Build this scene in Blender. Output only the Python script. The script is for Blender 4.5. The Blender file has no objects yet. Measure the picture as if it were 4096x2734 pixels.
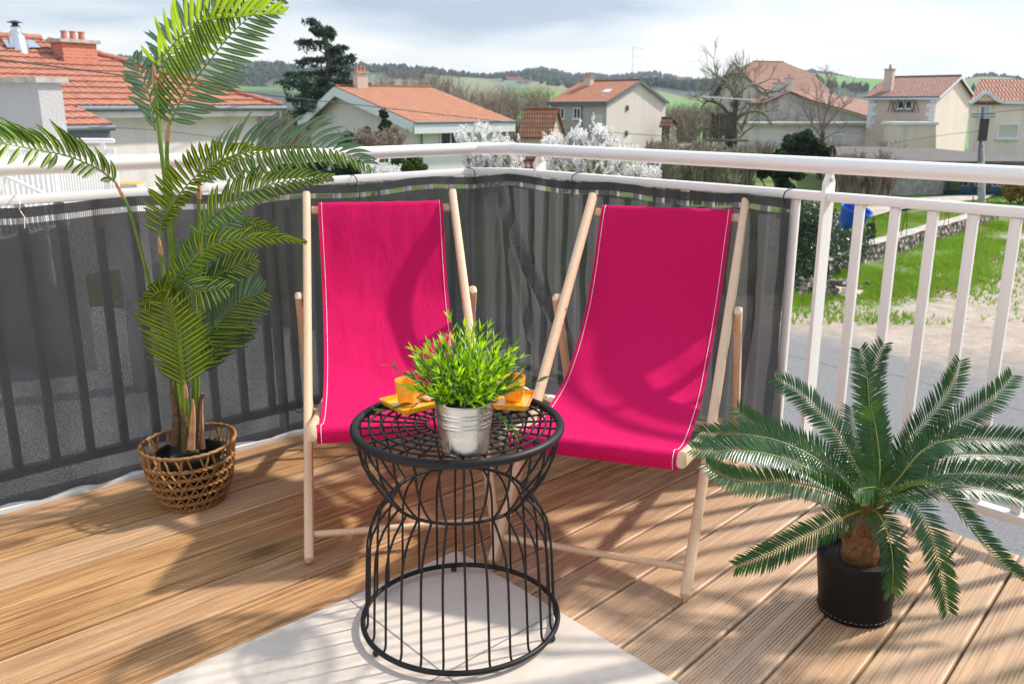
import bpy, math, random
from mathutils import Vector, Matrix, noise
R = math.radians
S = bpy.context.scene
COL = S.collection
RND = random.Random(7)

# ------------------------------------------------------------------ camera
H = 1.30; TILT = R(15.0); F = 3532.0
cd = bpy.data.cameras.new('camera'); cam = bpy.data.objects.new('camera', cd); COL.objects.link(cam)
cam.location = (0, 0, H); cam.rotation_euler = (R(90) - TILT, 0, 0)
cd.sensor_width = 36; cd.lens = F / 4096 * 36; cd.clip_start = 0.05; cd.clip_end = 12000
cd.dof.use_dof = True; cd.dof.focus_distance = 2.35; cd.dof.aperture_fstop = 8.0
S.camera = cam

# ------------------------------------------------------------------ light
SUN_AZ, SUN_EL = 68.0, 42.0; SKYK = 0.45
sd = Vector((math.sin(R(SUN_AZ)) * math.cos(R(SUN_EL)), math.cos(R(SUN_AZ)) * math.cos(R(SUN_EL)), math.sin(R(SUN_EL))))
sl = bpy.data.lights.new('sun', 'SUN'); so = bpy.data.objects.new('sun', sl); COL.objects.link(so)
so.rotation_euler = sd.to_track_quat('Z', 'Y').to_euler(); sl.energy = 2.45; sl.angle = R(2.5); sl.color = (1.0, 0.93, 0.84)

w = bpy.data.worlds.new('World'); S.world = w; w.use_nodes = True
nt = w.node_tree; N = nt.nodes; Lk = nt.links; N.clear()
def wn(t, **k):
    n = N.new(t)
    for a, v in k.items(): setattr(n, a, v)
    return n
sky = wn('ShaderNodeTexSky', sky_type='NISHITA', sun_disc=False); sky.sun_elevation = R(SUN_EL); sky.sun_rotation = R(SUN_AZ)
tc = wn('ShaderNodeTexCoord'); sep = wn('ShaderNodeSeparateXYZ'); Lk.new(tc.outputs['Generated'], sep.inputs[0])
def wm(op, a, b, clamp=False):
    n = wn('ShaderNodeMath', operation=op, use_clamp=clamp)
    for i, v in enumerate((a, b)):
        if v is None: continue
        if hasattr(v, 'links') or hasattr(v, 'is_linked'): Lk.new(v, n.inputs[i])
        else: n.inputs[i].default_value = v
    return n.outputs[0]
zz = wm('ADD', wm('MAXIMUM', sep.outputs[2], 0.0), 0.22)
cx = wm('DIVIDE', sep.outputs[0], zz); cy = wm('DIVIDE', sep.outputs[1], zz)
cmb = wn('ShaderNodeCombineXYZ'); Lk.new(cx, cmb.inputs[0]); Lk.new(cy, cmb.inputs[1])
no = wn('ShaderNodeTexNoise'); no.inputs['Scale'].default_value = 1.5; no.inputs['Detail'].default_value = 7; no.inputs['Roughness'].default_value = 0.52; no.inputs['Distortion'].default_value = 0.25
mpw = wn('ShaderNodeMapping'); mpw.inputs['Location'].default_value = (3.1, 1.2, 0.4); mpw.inputs['Scale'].default_value = (0.75, 1.0, 1.0)
Lk.new(cmb.outputs[0], mpw.inputs[0]); Lk.new(mpw.outputs[0], no.inputs['Vector'])
# grey undersides gather higher up, the band above the hills stays bright
up = wn('ShaderNodeMapRange'); up.inputs['From Min'].default_value = 0.02; up.inputs['From Max'].default_value = 0.13; up.inputs['To Min'].default_value = 0.20; up.inputs['To Max'].default_value = -0.07
Lk.new(sep.outputs[2], up.inputs['Value'])
cv = wm('ADD', no.outputs['Fac'], up.outputs[0])
cr = wn('ShaderNodeValToRGB'); e = cr.color_ramp.elements
e[0].position = 0.38; e[0].color = (0.43, 0.52, 0.66, 1); e[1].position = 0.70; e[1].color = (1.0, 0.985, 0.965, 1)
m_ = cr.color_ramp.elements.new(0.52); m_.color = (0.70, 0.77, 0.86, 1)
Lk.new(cv, cr.inputs['Fac'])
bg1 = wn('ShaderNodeBackground'); bg1.inputs['Strength'].default_value = 0.10; Lk.new(sky.outputs[0], bg1.inputs[0])
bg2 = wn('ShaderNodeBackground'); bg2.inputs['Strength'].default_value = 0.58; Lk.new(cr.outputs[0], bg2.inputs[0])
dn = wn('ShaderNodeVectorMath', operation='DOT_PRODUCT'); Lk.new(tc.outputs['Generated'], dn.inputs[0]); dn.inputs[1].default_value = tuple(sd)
glow = wm('MULTIPLY', wm('POWER', wm('MAXIMUM', dn.outputs['Value'], 0.0), 7.0), 1.5)      # glow added round the unseen sun to lift the fill light
hi = wn('ShaderNodeMapRange'); hi.inputs['From Min'].default_value = 0.16; hi.inputs['From Max'].default_value = 0.8; hi.inputs['To Min'].default_value = 1.0; hi.inputs['To Max'].default_value = 1.75; Lk.new(sep.outputs[2], hi.inputs['Value'])  # upper sky out of view brightened too, for more fill
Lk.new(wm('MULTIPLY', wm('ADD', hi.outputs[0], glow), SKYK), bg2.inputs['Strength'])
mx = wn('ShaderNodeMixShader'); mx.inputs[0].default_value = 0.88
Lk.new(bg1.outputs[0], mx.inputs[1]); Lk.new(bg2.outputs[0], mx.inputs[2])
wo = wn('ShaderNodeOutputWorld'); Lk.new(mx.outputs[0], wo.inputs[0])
S.view_settings.view_transform = 'Standard'; S.view_settings.look = 'None'; S.view_settings.exposure = 1.22; S.view_settings.gamma = 1
S.cycles.max_bounces = 10; S.cycles.transparent_max_bounces = 24; S.cycles.diffuse_bounces = 4
S.cycles.use_denoising = True

# ------------------------------------------------------------------ picking: a sight line of the photo met with a real plane
K = 4096 / 2349.0
def ray(px, py):
    u = (px * K - 2048) / F; v = -(py * K - 1367) / F
    return Vector((u, math.cos(TILT) + v * math.sin(TILT), -math.sin(TILT) + v * math.cos(TILT)))
O = Vector((0, 0, H))
def at_z(px, py, z=0.0):
    d = ray(px, py); return O + d * ((z - H) / d.z)
def at_y(px, py, y):
    d = ray(px, py); return O + d * (y / d.y)
def on_pl(px, py, p0, n):
    d = ray(px, py); return O + d * ((p0 - O).dot(n) / d.dot(n))
def hdir(az): return Vector((math.sin(R(az)), math.cos(R(az)), 0))
def on_wall(px, py, p0, az): return on_pl(px, py, p0, hdir(az + 90))

# ------------------------------------------------------------------ materials
MATS = {}
class M:
    def __init__(s, name):
        s.m = bpy.data.materials.new(name); s.m.use_nodes = True; s.t = s.m.node_tree
        s.b = s.t.nodes['Principled BSDF']; s.o = s.t.nodes['Material Output']; MATS[name] = s.m
    def n(s, t, **k):
        x = s.t.nodes.new(t)
        for a, v in k.items(): setattr(x, a, v)
        return x
    def l(s, a, b): s.t.links.new(a, b)
    def set(s, **k):
        for a, v in k.items():
            s.b.inputs[a.replace('_', ' ')].default_value = v
        return s
    def co(s, kind='Object', scale=(1, 1, 1), rot=(0, 0, 0)):
        t = s.n('ShaderNodeTexCoord'); m = s.n('ShaderNodeMapping'); m.inputs['Scale'].default_value = scale; m.inputs['Rotation'].default_value = rot
        s.l(t.outputs[kind], m.inputs[0]); return m.outputs[0]
    def noise(s, vec, scale=5, detail=4, rough=.55, dist=0):
        x = s.n('ShaderNodeTexNoise'); x.inputs['Scale'].default_value = scale; x.inputs['Detail'].default_value = detail; x.inputs['Roughness'].default_value = rough; x.inputs['Distortion'].default_value = dist
        if vec is not None: s.l(vec, x.inputs['Vector'])
        return x.outputs['Fac']
    def ramp(s, fac, *stops):
        x = s.n('ShaderNodeValToRGB'); r = x.color_ramp
        while len(r.elements) < len(stops): r.elements.new(0.5)
        for e, (p, c) in zip(r.elements, stops):
            e.position = p; e.color = (c[0], c[1], c[2], 1) if hasattr(c, '__len__') else (c, c, c, 1)
        s.l(fac, x.inputs['Fac']); return x.outputs['Color']
    def mix(s, fac, a, b, mode='MIX'):
        x = s.n('ShaderNodeMix', data_type='RGBA', blend_type=mode)
        for i, v in ((0, fac), (6, a), (7, b)):
            if isinstance(v, (int, float)): x.inputs[i].default_value = v
            elif isinstance(v, tuple): x.inputs[i].default_value = (v[0], v[1], v[2], 1)
            else: s.l(v, x.inputs[i])
        return x.outputs[2]
    def math(s, op, a, b=None, c=None, clamp=False):
        x = s.n('ShaderNodeMath', operation=op, use_clamp=clamp)
        for i, v in enumerate((a, b, c)):
            if v is None: continue
            if isinstance(v, (int, float)): x.inputs[i].default_value = v
            else: s.l(v, x.inputs[i])
        return x.outputs[0]
    def col(s, c): s.l(c, s.b.inputs['Base Color']); return s
    def bump(s, h, strength=.3, dist=.01):
        x = s.n('ShaderNodeBump'); x.inputs['Strength'].default_value = strength; x.inputs['Distance'].default_value = dist
        s.l(h, x.inputs['Height']); s.l(x.outputs[0], s.b.inputs['Normal']); return s
    def done(s): return s.m

def plain(name, c, rough=.5, metal=0, var=.15, sc=20, bump=0):
    m = M(name); v = m.co(); f = m.noise(v, sc, 4)
    d = tuple(x * (1 - var) for x in c); l = tuple(min(1, x * (1 + var)) for x in c)
    m.col(m.ramp(f, (.3, d), (.7, l))); m.set(Roughness=rough, Metallic=metal)
    if bump: m.bump(f, bump, .005)
    return m.done()

def leaf_mat(name, dark, light, stripe=None, trans=.35, rough=.38, back=None, sc=6):
    m = M(name); v = m.co(); f = m.noise(v, sc, 3)
    c = m.ramp(f, (.3, dark), (.72, light))
    if stripe:
        uv = m.co('UV'); sp = m.n('ShaderNodeSeparateXYZ'); m.l(uv, sp.inputs[0])
        d = m.math('ABSOLUTE', m.math('SUBTRACT', sp.outputs[0], .5))
        k = m.math('LESS_THAN', d, .11)
        c = m.mix(m.math('MULTIPLY', k, .85), c, stripe)
    if back:
        g = m.n('ShaderNodeNewGeometry'); c = m.mix(m.math('MULTIPLY', g.outputs['Backfacing'], .8), c, back)
    m.col(c); m.set(Roughness=rough)
    tr = m.n('ShaderNodeBsdfTranslucent'); ms = m.n('ShaderNodeMixShader'); ms.inputs[0].default_value = trans
    c2 = m.mix(.6, c, (light[0] * 2.2, light[1] * 2.0, light[2] * .6)); m.l(c2, tr.inputs[0])
    m.l(m.b.outputs[0], ms.inputs[1]); m.l(tr.outputs[0], ms.inputs[2]); m.l(ms.outputs[0], m.o.inputs[0])
    return m.done()

def mk_mats():
    A = {}
    # painted white metal
    A['white'] = plain('white_paint', (.80, .765, .72), .32, var=.02, sc=3)
    A['steel'] = plain('steel', (.6, .6, .6), .25, 1)
    A['black_metal'] = plain('black_powder_coat', (.009, .0092, .010), .5, var=.2, sc=60, bump=.05); A['black_metal'].node_tree.nodes['Principled BSDF'].inputs['Specular IOR Level'].default_value = .28
    A['rubber'] = plain('black_rubber', (.02, .02, .02), .6)
    # beech wood
    m = M('beech'); v = m.co('Object', (60, 60, 5)); f = m.noise(v, 3, 6, .6, .4)
    g = m.noise(m.co('Object', (3, 3, 3)), 2, 2)
    c = m.ramp(f, (.3, (.56, .36, .21)), (.7, (.72, .52, .34))); c = m.mix(m.math('MULTIPLY', g, .4), c, (.78, .58, .40)); m.col(c); m.set(Roughness=.5); m.bump(f, .08, .002); A['beech'] = m.done()
    # pink canvas
    m = M('pink_canvas'); f = m.noise(m.co('UV', (420, 420, 1)), 1, 3, .8); g = m.noise(m.co('UV', (6, 4, 1)), 1, 3); th = m.noise(m.co('UV', (190, 150, 1)), 1, 3, .8); cr1 = m.noise(m.co('UV', (14, 5, 1), (0, 0, .5)), 1, 3, .5, .6)
    c = m.ramp(f, (.3, (.54, .003, .072)), (.7, (.74, .010, .125))); c = m.mix(m.math('MULTIPLY', g, .35), c, (.50, .0, .050)); c = m.mix(m.ramp(th, (.35, 0.), (.65, .45)), c, (.80, .035, .20)); m.col(c)
    m.set(Roughness=.9, Specular_IOR_Level=.08); m.bump(m.math('ADD', m.math('MULTIPLY', f, .12), m.math('MULTIPLY', cr1, 1.0)), .55, .012)
    tr = m.n('ShaderNodeBsdfTranslucent'); tr.inputs[0].default_value = (.7, .003, .12, 1); ms = m.n('ShaderNodeMixShader'); ms.inputs[0].default_value = .22
    m.l(m.b.outputs[0], ms.inputs[1]); m.l(tr.outputs[0], ms.inputs[2]); m.l(ms.outputs[0], m.o.inputs[0]); A['canvas'] = m.done()
    A['stitch'] = plain('white_thread', (.85, .8, .8), .8)
    # shade netting: openings let light straight through
    for nm, op in (('net', .035), ('net_open', .50), ('net_hem', .0)):
        m = M('shade_' + nm); u = m.co('UV', (1, 1, 1)); sp = m.n('ShaderNodeSeparateXYZ'); m.l(u, sp.inputs[0])
        wv = m.math('SINE', m.math('MULTIPLY', sp.outputs[1], 6.2832 / (.0052 if nm != 'net_open' else .02)))
        wh = m.math('SINE', m.math('MULTIPLY', sp.outputs[0], 6.2832 / (.0041 if nm != 'net_open' else .0065)))
        nz = m.noise(m.co('UV', (110, 260, 1)), 1, 4, .8)
        lump = m.noise(m.co('UV', (5, 2.2, 1)), 1, 3)
        t = m.math('ADD', op, m.math('MULTIPLY', wv, .08 if nm != 'net_open' else .0)); t = m.math('ADD', t, m.math('MULTIPLY', wh, .05 if nm != 'net_open' else .22))
        t = m.math('ADD', t, m.math('MULTIPLY', m.math('SUBTRACT', nz, .5), .40)); t = m.math('ADD', t, m.math('MULTIPLY', m.math('SUBTRACT', lump, .5), .16), clamp=True)
        cc = m.ramp(nz, (.35, (.006, .006, .007)), (.7, (.055, .057, .062))); m.col(cc)
        m.set(Roughness=.45, Specular_IOR_Level=.5)
        tr = m.n('ShaderNodeBsdfTranslucent'); tr.inputs[0].default_value = (.11, .11, .11, 1); m1 = m.n('ShaderNodeMixShader'); m1.inputs[0].default_value = .45
        m.l(m.b.outputs[0], m1.inputs[1]); m.l(tr.outputs[0], m1.inputs[2])
        tp = m.n('ShaderNodeBsdfTransparent'); m2 = m.n('ShaderNodeMixShader'); m.l(t, m2.inputs[0]); m.l(m1.outputs[0], m2.inputs[1]); m.l(tp.outputs[0], m2.inputs[2]); m.l(m2.outputs[0], m.o.inputs[0])
        A[nm] = m.done()
    # deck wood, uv: x along the board (m) + board id*7 , y across (m)
    m = M('deck_timber'); at = m.n('ShaderNodeAttribute', attribute_name='tone'); tone = at.outputs['Fac']
    g1 = m.noise(m.co('UV', (3.0, 85, 1)), 1, 6, .62, .35); g2 = m.noise(m.co('UV', (1.1, 5, 1)), 1, 3); sp_ = m.noise(m.co('UV', (9, 420, 1)), 1, 2)
    c = m.ramp(g1, (.34, (.15, .066, .020)), (.5, (.36, .19, .078)), (.66, (.54, .33, .15)))
    c = m.mix(m.math('MULTIPLY', g2, .42), c, (.46, .255, .10))
    c = m.mix(m.math('MULTIPLY', tone, .62), c, (.58, .44, .32))
    vo = m.n('ShaderNodeTexVoronoi', feature='F1'); vo.inputs['Scale'].default_value = 1; m.l(m.co('UV', (2.3, 5.2, 1)), vo.inputs['Vector'])
    wob = m.noise(m.co('UV', (30, 60, 1)), 1, 3, .6)
    dk = m.math('ADD', vo.outputs['Distance'], m.math('MULTIPLY', m.math('SUBTRACT', wob, .5), .10))
    sepc = m.n('ShaderNodeSeparateColor'); m.l(vo.outputs['Color'], sepc.inputs[0]); rare = m.math('GREATER_THAN', sepc.outputs[0], .48)
    core = m.ramp(dk, (.0, 1.0), (.09, .8), (.20, .25), (.36, 0.0))
    halo = m.ramp(dk, (.12, 0.0), (.24, .4), (.45, 0.0))
    c = m.mix(m.math('MULTIPLY', m.math('MULTIPLY', core, rare), .85), c, (.10, .048, .018))
    c = m.mix(m.math('MULTIPLY', m.math('MULTIPLY', halo, rare), .8), c, (.30, .24, .10))
    vg = m.n('ShaderNodeTexVoronoi', feature='F1'); vg.inputs['Scale'].default_value = 1; m.l(m.co('UV', (14, 28, 1)), vg.inputs['Vector'])
    sg = m.n('ShaderNodeSeparateColor'); m.l(vg.outputs['Color'], sg.inputs[0])
    c = m.mix(m.math('MULTIPLY', m.math('LESS_THAN', vg.outputs['Distance'], .055), m.math('GREATER_THAN', sg.outputs[1], .72)), c, (.62, .56, .46))
    m.col(c); m.set(Roughness=.5, Specular_IOR_Level=.45); m.bump(m.math('ADD', g1, m.math('MULTIPLY', sp_, .5)), .22, .003); A['deck'] = m.done()
    # stone tile
    m = M('floor_tile'); v = m.co(); f = m.noise(v, 9, 6, .65, .6); f2 = m.noise(v, 90, 3, .6); f3 = m.noise(v, 1.3, 3)
    c = m.ramp(f, (.3, (.50, .43, .355)), (.7, (.60, .53, .45))); c = m.mix(m.math('MULTIPLY', f2, .3), c, (.52, .475, .42)); c = m.mix(m.math('MULTIPLY', f3, .25), c, (.66, .60, .52)); m.col(c); m.set(Roughness=.62); m.bump(f2, .12, .002); A['tile'] = m.done()
    A['grout'] = plain('grout', (.26, .24, .21), .9)
    A['kerbwhite'] = plain('white_sill', (.70, .69, .66), .7, var=.06, sc=8)
    A['zinc'] = None
    m = M('zinc'); v = m.co(); f = m.noise(v, 34, 5, .7, .8); m.col(m.ramp(f, (.3, (.44, .455, .465)), (.7, (.64, .65, .66)))); m.set(Metallic=1.0, Roughness=.3); r_ = m.ramp(f, (.3, .20), (.7, .38)); m.l(r_, m.b.inputs['Roughness']); m.bump(m.noise(v, 120, 3), .04, .002); A['zinc'] = m.done()
    m = M('orange_glaze'); vo = m.n('ShaderNodeTexVoronoi', feature='F1'); vo.inputs['Scale'].default_value = 150; m.l(m.co(), vo.inputs['Vector']); at = m.n('ShaderNodeAttribute', attribute_name='tone')
    f = m.noise(m.co(), 40, 3); m.col(m.ramp(f, (.3, (.83, .33, .012)), (.7, (.93, .43, .025)))); m.set(Roughness=.16, Coat_Weight=.5)
    m.bump(m.math('MULTIPLY', m.math('SMOOTH_MIN', vo.outputs['Distance'], .5, .1), at.outputs['Fac']), .8, .004); A['orange'] = m.done()
    m = M('biscuit'); f = m.noise(m.co(), 130, 5, .7); m.col(m.ramp(f, (.35, (.55, .26, .09)), (.65, (.80, .62, .42)))); m.set(Roughness=.85); m.bump(f, .8, .003); A['biscuit'] = m.done()
    A['spoon'] = plain('spoon_steel', (.62, .50, .42), .18, 1)
    # plants
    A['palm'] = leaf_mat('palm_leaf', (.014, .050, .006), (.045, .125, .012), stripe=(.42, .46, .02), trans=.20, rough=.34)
    A['palm_y'] = leaf_mat('palm_leaf_bright', (.14, .26, .006), (.30, .46, .012), stripe=(.50, .60, .03), trans=.45, rough=.4)  # brighter copy of the leaf, with the top frond's backlight put into its colour
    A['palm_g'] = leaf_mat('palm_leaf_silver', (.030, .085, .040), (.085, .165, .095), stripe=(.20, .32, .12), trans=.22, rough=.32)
    A['cane'] = leaf_mat('palm_cane', (.08, .15, .012), (.17, .26, .025), trans=.05, rough=.4, sc=14)
    A['sheath'] = plain('dry_sheath', (.42, .22, .11), .7, var=.25, sc=40, bump=.3)
    A['bark'] = plain('fibrous_bark', (.11, .062, .036), .9, var=.5, sc=90, bump=.8)
    A['cycas'] = leaf_mat('cycad_leaf', (.008, .046, .009), (.034, .118, .016), trans=.22, rough=.30, back=(.07, .17, .03), sc=9)
    A['cyrach'] = plain('cycad_rachis', (.22, .26, .04), .45)
    A['caudex'] = plain('cycad_trunk', (.19, .085, .028), .95, var=.45, sc=70, bump=.9)
    m = M('black_leather'); f = m.noise(m.co('Object', (1, 1, 1)), 160, 4, .7); m.col(m.ramp(f, (.3, (.006, .0055, .0055)), (.7, (.014, .012, .012)))); m.set(Roughness=.5, Specular_IOR_Level=.2); m.bump(f, .25, .002); A['leather'] = m.done()
    A['soil'] = plain('potting_soil', (.022, .018, .016), .95, var=.6, sc=150, bump=1)
    A['plastic'] = plain('black_plastic', (.014, .015, .017), .35)
    A['thread'] = plain('grey_thread', (.16, .15, .14), .8)
    m = M('rush_weave'); f = m.noise(m.co('Object', (1, 1, 1)), 55, 5, .7, .5); f2 = m.noise(m.co(), 9, 2); c = m.ramp(f, (.28, (.13, .055, .014)), (.55, (.29, .14, .042)), (.78, (.46, .27, .10))); c = m.mix(m.math('MULTIPLY', f2, .4), c, (.36, .18, .055)); m.col(c); m.set(Roughness=.6); m.bump(f, .5, .002); A['rush'] = m.done()
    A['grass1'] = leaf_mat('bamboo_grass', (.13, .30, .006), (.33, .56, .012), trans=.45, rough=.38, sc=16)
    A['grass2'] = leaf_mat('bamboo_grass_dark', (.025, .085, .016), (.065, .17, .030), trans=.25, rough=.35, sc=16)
    # outside
    m = M('meadow'); v = m.co('Object'); a = m.noise(v, .5, 8, .7); b = m.noise(v, .09, 5, .6); b2 = m.noise(v, 3.0, 6, .8)
    c = m.ramp(a, (.30, (.05, .10, .015)), (.5, (.105, .19, .022)), (.72, (.19, .29, .04))); c = m.mix(m.ramp(b2, (.40, 0.), (.72, .75)), c, (.20, .165, .085))
    at = m.n('ShaderNodeAttribute', attribute_name='bare'); bf = m.math('ADD', at.outputs['Fac'], m.math('MULTIPLY', m.math('SUBTRACT', m.noise(v, .9, 9, .75), .5), 2.2))
    c = m.mix(m.ramp(bf, (.42, 0.), (.60, 1.)), c, m.ramp(m.noise(v, 2.2, 8, .75), (.3, (.30, .225, .165)), (.7, (.50, .42, .345))))
    m.col(c); m.set(Roughness=.95); m.bump(b2, .6, .12); A['meadow'] = m.done()
    m = M('hill'); v = m.co('Object'); at = m.n('ShaderNodeAttribute', attribute_name='wood')
    a = m.noise(v, .0042, 4, .55, .6); b = m.noise(v, .03, 5, .7)
    vo = m.n('ShaderNodeTexVoronoi', feature='F1'); vo.inputs['Scale'].default_value = .0045; m.l(v, vo.inputs['Vector']); sc_ = m.n('ShaderNodeSeparateColor'); m.l(vo.outputs['Color'], sc_.inputs[0])
    fld = m.ramp(sc_.outputs[0], (.0, (.085, .19, .04)), (.35, (.12, .25, .05)), (.6, (.17, .20, .085)), (.85, (.20, .17, .10)))
    wood = m.ramp(b, (.3, (.020, .045, .036)), (.65, (.065, .075, .055)))
    c = m.mix(m.ramp(at.outputs['Fac'], (.46, 0.), (.54, 1.)), fld, wood); m.col(c); m.set(Roughness=1.); A['hill'] = m.done()
    m = M('gravel_road'); v = m.co(); a = m.noise(v, 26, 6, .85); b = m.noise(v, .5, 4); m.col(m.mix(m.math('MULTIPLY', b, .5), m.ramp(a, (.3, (.10, .10, .102)), (.72, (.34, .335, .33))), (.235, .22, .205))); at = m.n('ShaderNodeAttribute', attribute_name='tone'); dm = m.math('ADD', at.outputs['Fac'], m.math('MULTIPLY', m.math('SUBTRACT', m.noise(v, .8, 9, .8), .5), 1.6)); rc_ = m.b.inputs['Base Color'].links[0].from_socket; m.col(m.mix(m.ramp(dm, (.45, 0.), (.9, 1.)), rc_, m.ramp(m.noise(v, 3, 8, .8), (.3, (.28, .22, .17)), (.7, (.47, .40, .33))))); m.set(Roughness=.95); m.bump(a, .8, .03); A['road'] = m.done()
    A['roofgravel'] = plain('roof_gravel', (.115, .10, .09), .95, var=.4, sc=5, bump=.4)
    A['path'] = plain('earth_path', (.46, .40, .34), .95, var=.25, sc=2.5, bump=.4)
    for nm, c in (('wall_white', (.79, .755, .745)), ('wall_grey', (.43, .405, .37)), ('wall_cream', (.76, .665, .60)), ('wall_beige', (.66, .515, .43)), ('wall_pale', (.68, .615, .585)), ('wall_rough', (.46, .45, .44)), ('wall_yellow', (.83, .695, .61))):
        m = M(nm); v = m.co(); a = m.noise(v, .5, 5, .7); b = m.noise(v, 22, 4, .7); st = m.noise(m.co('Object', (1.6, 1.6, .12)), 1.2, 4, .6)
        cc = m.mix(m.ramp(a, (.35, 0.), (.75, .45)), c, tuple(x * .80 for x in c)); cc = m.mix(m.ramp(st, (.52, 0.), (.72, .5)), cc, tuple(x * .60 for x in c)); m.col(cc); m.set(Roughness=.92); m.bump(b, .5, .02 if nm != 'wall_rough' else .06); A[nm] = m.done()
    m = M('stain_wall'); v = m.co(); st = m.noise(m.co('Object', (.9, .9, .10)), 1.5, 6, .7); a = m.noise(v, 1.0, 5, .7); m.col(m.ramp(m.math('MULTIPLY', m.math('ADD', st, a), .5), (.36, (.20, .18, .165)), (.52, (.46, .43, .40)), (.7, (.62, .60, .57)))); m.set(Roughness=.95); A['stain'] = m.done()
    for nm, c1, c2, c3 in (('tile_red', (.28, .10, .06), (.42, .18, .115), (.52, .27, .18)), ('tile_orange', (.36, .13, .06), (.52, .205, .105), (.60, .30, .18)), ('tile_brown', (.25, .11, .075), (.38, .185, .13), (.46, .27, .20))):
        m = M(nm); uv = m.co('UV'); br = m.n('ShaderNodeTexBrick'); m.l(uv, br.inputs['Vector']); br.inputs['Scale'].default_value = 1; br.inputs['Brick Width'].default_value = .24; br.inputs['Row Height'].default_value = .42; br.inputs['Mortar Size'].default_value = .04
        br.inputs['Color1'].default_value = (*c2, 1); br.inputs['Color2'].default_value = (*c3, 1); br.inputs['Mortar'].default_value = (*[x * .45 for x in c1], 1)
        a = m.noise(m.co('Object'), 1.1, 6, .75); m.col(m.mix(m.ramp(a, (.4, 0.), (.75, .7)), br.outputs[0], c1)); m.set(Roughness=.85)
        sp = m.n('ShaderNodeSeparateXYZ'); m.l(uv, sp.inputs[0]); m.bump(m.math('ADD', m.math('SINE', m.math('MULTIPLY', sp.outputs[0], 26.2)), m.math('MULTIPLY', m.math('FRACT', m.math('DIVIDE', sp.outputs[1], .42)), 1.6)), .7, .03); A[nm] = m.done()
    m = M('tile_plain'); a = m.noise(m.co('Object'), 3.2, 6, .8); b = m.noise(m.co('Object'), .6, 3); at = m.n('ShaderNodeAttribute', attribute_name='tone')
    c = m.ramp(a, (.30, (.25, .09, .055)), (.52, (.37, .155, .10)), (.75, (.47, .25, .18))); c = m.mix(m.math('MULTIPLY', at.outputs['Fac'], .45), c, (.44, .18, .105)); m.col(c); m.set(Roughness=.85); A['tile_plain'] = m.done()
    m = M('brick'); br = m.n('ShaderNodeTexBrick'); m.l(m.co('UV'), br.inputs['Vector']); br.inputs['Scale'].default_value = 1; br.inputs['Brick Width'].default_value = .24; br.inputs['Row Height'].default_value = .09; br.inputs['Mortar Size'].default_value = .01
    br.inputs['Color1'].default_value = (.50, .13, .07, 1); br.inputs['Color2'].default_value = (.58, .18, .10, 1); br.inputs['Mortar'].default_value = (.42, .30, .25, 1); m.col(br.outputs[0]); m.set(Roughness=.9); A['brick'] = m.done()
    A['gutter'] = plain('zinc_gutter', (.13, .155, .18), .6, .1)
    A['wood_white'] = plain('painted_timber', (.70, .71, .72), .6, var=.05)
    A['concrete'] = plain('weathered_concrete', (.40, .37, .33), .95, var=.3, sc=6, bump=.5)
    A['lichen'] = plain('lichen', (.60, .33, .05), .95, var=.5, sc=30)
    A['glass'] = plain('window_glass', (.03, .035, .045), .35)
    A['curtain'] = plain('curtain', (.55, .54, .50), .9)
    A['frame'] = plain('window_frame', (.74, .75, .76), .45, var=.03)
    A['iron'] = plain('dark_iron', (.03, .03, .032), .6)
    A['alu'] = plain('aluminium', (.72, .73, .74), .3, 1)
    A['clay'] = plain('clay_pot', (.50, .22, .14), .85, sc=30)
    A['gateblue'] = plain('blue_gate', (.012, .085, .12), .6, var=.3, sc=3)
    A['bluep'] = plain('blue_plastic', (.01, .10, .48), .4)
    m = M('rubble'); v = m.co(); vo = m.n('ShaderNodeTexVoronoi', feature='F1'); vo.inputs['Scale'].default_value = 4.5; m.l(m.co('Object', (1, 1, 1.5)), vo.inputs['Vector']); s2 = m.n('ShaderNodeSeparateColor'); m.l(vo.outputs['Color'], s2.inputs[0])
    c = m.ramp(s2.outputs[0], (0., (.15, .125, .10)), (.5, (.29, .25, .21)), (1., (.45, .40, .34))); c = m.mix(m.ramp(vo.outputs['Distance'], (.42, 0.), (.6, .9)), c, (.06, .05, .04)); m.col(c); m.set(Roughness=1.); m.bump(vo.outputs['Distance'], 1., .08); A['rubble'] = m.done()
    A['twig'] = plain('twig', (.25, .19, .15), .95, var=.35, sc=1.5)
    A['twig_g'] = plain('lichen_twig', (.21, .20, .13), .95, var=.35, sc=1.5)
    A['trunk'] = plain('tree_bark', (.10, .082, .065), .95, var=.35, sc=4)
    m = M('blossom'); m.set(Base_Color=(.9, .89, .88, 1), Roughness=.9); tr = m.n('ShaderNodeBsdfTranslucent'); tr.inputs[0].default_value = (.92, .92, .90, 1); ms = m.n('ShaderNodeMixShader'); ms.inputs[0].default_value = .45
    m.l(m.b.outputs[0], ms.inputs[1]); m.l(tr.outputs[0], ms.inputs[2]); m.l(ms.outputs[0], m.o.inputs[0]); A['blossom'] = m.done()
    A['evergreen'] = leaf_mat('evergreen', (.012, .032, .014), (.035, .070, .024), trans=.1, rough=.7, sc=1.2)
    A['cedar'] = leaf_mat('cedar_needles', (.022, .055, .036), (.058, .115, .072), trans=.1, rough=.7, sc=.8)
    A['shrub'] = leaf_mat('shrub_leaf', (.035, .07, .014), (.10, .15, .03), trans=.2, rough=.7, sc=1.4)
    A['ivy'] = leaf_mat('ivy', (.020, .045, .020), (.070, .11, .060), trans=.1, rough=.4, sc=2)
    A['yellowbush'] = leaf_mat('autumn_bush', (.16, .12, .03), (.38, .27, .05), trans=.2, rough=.8, sc=2)
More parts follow.
